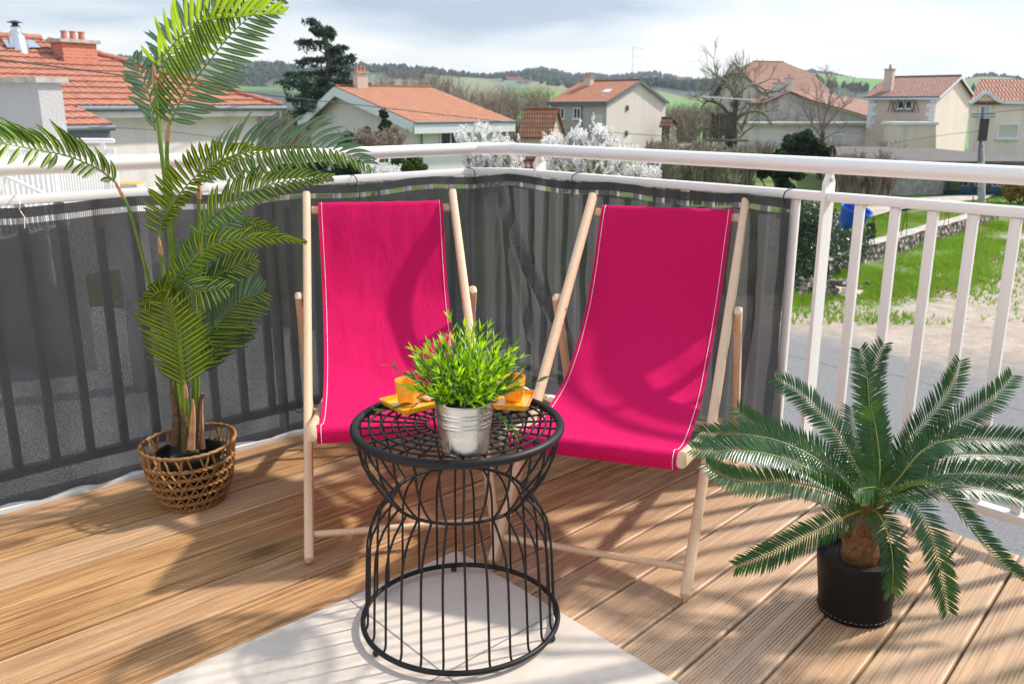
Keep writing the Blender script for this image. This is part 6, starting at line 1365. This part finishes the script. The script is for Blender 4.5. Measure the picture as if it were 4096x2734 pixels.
blossom('white blossom tree in front of the white house end wall', [(1062, 300, 15), (1080, 325, 20), (1105, 290, 14), (1110, 330, 22), (1145, 310, 18), (1170, 335, 18), (1140, 350, 24), (1085, 360, 20), (1180, 365, 20), (1120, 378, 24)], 19, 51)
blossom('big spreading white blossom tree below the grey house', [(1262, 315, 14), (1290, 330, 20), (1330, 300, 14), (1375, 290, 12), (1360, 320, 22), (1400, 320, 18), (1320, 350, 26), (1270, 350, 22), (1400, 355, 24), (1440, 340, 16), (1460, 375, 18), (1350, 378, 28), (1290, 385, 24), (1430, 385, 20), (1500, 390, 12)], 18, 52)
blossom('small low white blossom tree beside the palm tips', [(862, 372, 10), (885, 382, 12), (905, 388, 9), (840, 380, 9), (868, 392, 12)], 21, 53, .9)

# ---------------------------------------------------------------- garden wall, ivy and small things below
wp = [at_z(x, y, GZ) for x, y in ((1880, 640), (1958, 606), (2040, 582), (2122, 556), (2191, 535), (2240, 518), (2275, 503))]
t = thing('stone_garden_wall', 'old rubble stone garden wall running away across the grass', 'wall', wp[2]); P = catmull(wp, 5); b = MB(); rnd = random.Random(61); hh_ = .50
for i in range(len(P) - 1):
    p, q = P[i], P[i + 1]; n_ = (q - p).normalized(); o = Vector((-n_.y, n_.x, 0)) * .22; h0 = hh_ + .07 * noise.noise(Vector((i * .9, 0, 0))); h1 = hh_ + .07 * noise.noise(Vector((i * .9 + .9, 0, 0)))
    b.mat(A['rubble']); b.quad(p - o, q - o, q - o + UPV * h1, p - o + UPV * h0); b.quad(q + o, p + o, p + o + UPV * h0, q + o + UPV * h1); b.mat(A['path']); b.quad(p - o * 1.1 + UPV * h0, q - o * 1.1 + UPV * h1, q + o * 1.1 + UPV * h1, p + o * 1.1 + UPV * h0)
b.build('masonry', None, t)
# ivy hedge end of the wall
rnd = random.Random(62); c0_ = at_z(1850, 655, GZ); t = thing('ivy_hedge', 'grey green ivy smothering the near end of the stone wall', 'hedge', c0_); b = MB()
for (x, y, z, r) in [(1835, 640, .5, .55), (1850, 645, 1.0, .55), (1840, 655, 1.5, .5), (1862, 640, .4, .5), (1858, 655, 1.6, .42), (1830, 640, 1.1, .55), (1820, 650, 1.7, .45), (1880, 632, .45, .45), (1900, 622, .55, .42), (1925, 612, .6, .40), (1945, 604, .6, .36), (1965, 596, .6, .32), (1812, 650, .6, .6), (1800, 640, 1.3, .6)]:
    q = at_z(x, y, GZ) + UPV * z
    for _ in range(3): leafcloud(b, q + Vector((rnd.uniform(-.3, .3), rnd.uniform(-.3, .3), rnd.uniform(-.2, .2))), r, 420, .075, rnd, .95, 1.1)
b.build('foliage', A['ivy'], t)
# wire frames standing on the wall
SUPL = ('thin iron A shaped plant support beside the blue tub on the garden wall', 'thin iron A shaped plant support behind the feathery green shrub', 'iron A shaped plant support standing alone midway along the garden wall', 'iron A shaped plant support, nearer one of the close pair on the wall', 'iron A shaped plant support, farther one of the close pair on the wall', 'iron A shaped plant support at the far end of the garden wall')
for k, (x, y) in enumerate(((1907, 586), (1998, 562), (2073, 540), (2139, 523), (2170, 518), (2226, 503))):
    q = at_z(x, y, GZ + .5); b = MB(); d = hdir(55); hs = .78
    for s_ in (-1, 1): b.tube([q + d * .15 * s_, q + UPV * hs + d * .02 * s_], .011, 5)
    b.tube([q + d * .1 + UPV * .3, q - d * .1 + UPV * .3], .008, 5)
    o = b.build('plant_support', A['iron'], None, True, origin=q); tag(o, SUPL[k], 'plant support', 'iron plant supports along the garden wall')
q = at_z(1920, 590, GZ); b = MB(); b.lathe([(0, 0), (.30, 0), (.42, .75), (.46, .77), (.44, .80), (.40, .78), (.28, .05), (0, .05)], q + UPV * .75, 20, tones=None); o = b.build('water_butt', A['bluep'], None, True, origin=q); tag(o, 'blue plastic tub tipped behind the ivy on the garden wall', 'tub'); o.rotation_euler = (.25, .2, 0)
for k, (a, c) in enumerate((((1885, 657), (1975, 672)), ((1905, 668), (1962, 684)))):
    p = at_z(*a, GZ + .12 - .06 * k); q = at_z(*c, GZ + .10 - .06 * k); b = MB(); b.bar(p, q, .22 - .06 * k, .05, (0, 1, .2)); tag(b.build('timber_plank', A['timber'], None, origin=p), ('pale timber plank lying on top at the edge of the grass', 'shorter pale timber plank lying beneath the other one')[k], 'plank', 'planks lying on the grass')
rnd = random.Random(63); b = MB(); q0 = at_z(1868, 668, GZ)
for _ in range(160): q = q0 + Vector((rnd.gauss(0, .55), rnd.gauss(0, .35), rnd.uniform(0, .22))); b.box(q, rnd.uniform(.06, .22), rnd.uniform(.05, .16), rnd.uniform(.04, .12), Vector((rnd.random(), rnd.random(), .2)), Vector((-rnd.random(), rnd.random(), .1)), Vector((.1, .1, 1)))
tag(b.build('rubble_heap', A['rubble'], None), 'heap of pale rubble at the foot of the ivy', 'rubble', kind='stuff')
# grass tufts on the verge
rnd = random.Random(64); b = MB(); b2 = MB(); cnt = 0
P0 = [at_z(*q, GZ) for q in ((1780, 690), (1850, 700), (1960, 690), (2010, 690), (2110, 660), (2200, 640), (2270, 590), (2349, 520))]
def edge_(x):
    for p, q in zip(P0, P0[1:]):
        if x <= q.x: return p.y + (q.y - p.y) * (x - p.x) / (q.x - p.x)
    return P0[-1].y + (x - P0[-1].x) * 1.6
while cnt < 36000:
    px = rnd.uniform(1790, 2420); py = rnd.uniform(455, 745); q = at_z(px, py, GZ); 
    lush = noise.noise(Vector((q.x * .45, q.y * .45, 4)))
    if q.y < edge_(q.x) + rnd.gauss(0, 1.0): 
        if rnd.random() > .035: continue
    if lush + rnd.uniform(-.35, .35) < -.12: continue
    cnt += 1; h = rnd.uniform(.05, .16) * (1.15 + lush); d = Vector((rnd.uniform(-1, 1), rnd.uniform(-1, 1), 0)) * h * .7; s_ = Vector((rnd.uniform(-1, 1), rnd.uniform(-.3, .3), 0)).normalized() * rnd.uniform(.008, .02)
    bb = b2 if rnd.random() < .07 else b
    bb.poly([q - s_, q + s_, q + d + UPV * h]); bb.poly([q - s_ * 1.4 + s_.yxz * .5, q + s_ * .6, q - d * .8 + UPV * h * .8])
tag(b.build('grass_tufts', A['turf'], None), 'bright green grass tufts on the verge below the balcony', 'grass', kind='stuff'); tag(b2.build('dry_grass', A['drygrass'], None), 'straw coloured dry stalks among the green grass', 'dry grass', kind='stuff')
bush('straw_clump', 'straw coloured dry clump at the foot of the garden wall', 'plant', [(2085, 548, 12), (2105, 545, 12), (2125, 540, 9)], 29, 'drygrass', .16, 420, 65, 1.0, 2.2)
# utility pole and cables
q = at_y(2252, 480, 38); top = at_y(2255, 245, 38); t = thing('utility_pole', 'grey utility pole with a short steel extension in front of the yellow villa', 'pole', q); b = MB(); mid = q.lerp(top, .5); b.tube([Vector((q.x, q.y, GZ)), at_y(2250, 332, 38)], [.16, .12], 10); b.build('pole', A['concrete'], t, True)
b = MB(); b.tube([at_y(2246, 372, 37.8), at_y(2255, 245, 37.8)], [.07, .05], 8); b.build('mast', A['gutter'], t, True); b = MB(); b.box(at_y(2256, 298, 37.7), .28, .22, .9); b.build('box', A['iron'], t)
for px, py, dx in ((2256, 262, .0), (2256, 268, .1)): b = MB(); b.box(at_y(px, py, 37.8), 1.1, .05, .05, hdir(80)); b.build('cross_arm', A['gutter'], t)
def cable(label, pts, r): b = MB(); b.tube(catmull([at_y(*p) for p in pts], 8), r, 5); tag(b.build('overhead_cable', A['iron'], None, True), label, 'cable', 'overhead cables')
cable('dark overhead cable crossing the big red roof and the whole street', [(-60, 130, 16), (0, 137, 17), (317, 178, 22), (631, 220, 28), (850, 244, 33), (1058, 268, 38), (1364, 301, 46), (1834, 331, 58), (2000, 333, 62)], .016)
cable('thin cable sagging along the pale wall of the tiled house', [(203, 292, 21), (350, 298, 23), (520, 318, 26), (640, 330, 30)], .008)
cable('upper wire from the utility pole to the right edge', [(2256, 262, 38), (2300, 256, 32), (2420, 246, 24)], .010); cable('lower wire from the utility pole to the left', [(2256, 300, 38), (2150, 312, 45), (2040, 330, 52)], .010)
# red roof and sheds low behind the rail
gable_house('red_shed', 'low dark red roofed shed between the two blossom trees', (1215, 392), 34, 70, -20, (1100, 390), (1222, 388), (1218, 372), GZ, 'wall_pale', 'wall_pale', 'tile_brown', .2, .08, gut=False)
gable_house('garden_shed', 'little pale garden shed with a brick red tile roof behind the orchard twigs', (1510, 386), 36, 84, -10, (1570, 386), (1505, 384), (1508, 376), GZ, 'wall_pale', 'wall_pale', 'tile_red', .15, .08, gut=False)
# farms far away on the slopes
for k, (px, py, D, w_) in enumerate(((1178, 196, 900, 16), (1200, 199, 780, 9), (1558, 191, 1100, 14), (1462, 252, 420, 14), (1488, 262, 300, 9))):
    q = at_y(px, py, D); lab = ('white farmhouse with a red roof on the green slope left of the grey house', 'small red roofed barn just below the white farmhouse on the slope', 'lone farmhouse with a red roof below the far ridge', 'distant cottage seen between the grey house and the bare tree', 'low distant barn beside the cottage')[k]
    t = thing('hill_farm', lab, 'farmhouse', q, 'farms on the far slopes'); hh_ = w_ * .32; b = MB(); b.box(q + UPV * (hh_ / 2 - 6), w_, w_ * .6, hh_ + 12, hdir(70), hdir(-20)); b.build('wall', A['wall_white'], t)
    b = MB(); dx = hdir(70) * w_ * .54; dy = hdir(-20) * w_ * .36; r0 = q + UPV * (hh_ + w_ * .18); e0_ = q + UPV * hh_
    b.quad(e0_ - dx - dy, e0_ + dx - dy, r0 + dx, r0 - dx); b.quad(e0_ + dx + dy, e0_ - dx + dy, r0 - dx, r0 + dx); b.poly([e0_ - dx - dy, r0 - dx, e0_ - dx + dy]); b.poly([e0_ + dx + dy, r0 + dx, e0_ + dx - dy]); b.build('roof', A['tile_red'], t)

# ================================================================== HAZE
b = MB(); zc0, zc1 = -120.0, 130.0
b.box((0, 1500, (zc0 + zc1) / 2), 9600, 9600, zc1 - zc0)
hm = bpy.data.materials.new('haze_air'); hm.use_nodes = True; ht = hm.node_tree; ht.nodes.clear(); ho = ht.nodes.new('ShaderNodeOutputMaterial'); hv = ht.nodes.new('ShaderNodeVolumePrincipled')
hv.inputs['Color'].default_value = (.86, .93, 1.0, 1); hv.inputs['Density'].default_value = 0.00014; hv.inputs['Anisotropy'].default_value = .2; ht.links.new(hv.outputs[0], ho.inputs['Volume'])
o = b.build('haze', hm); tag(o, 'thin pale blue haze lying over the far hills', 'haze', kind='stuff')
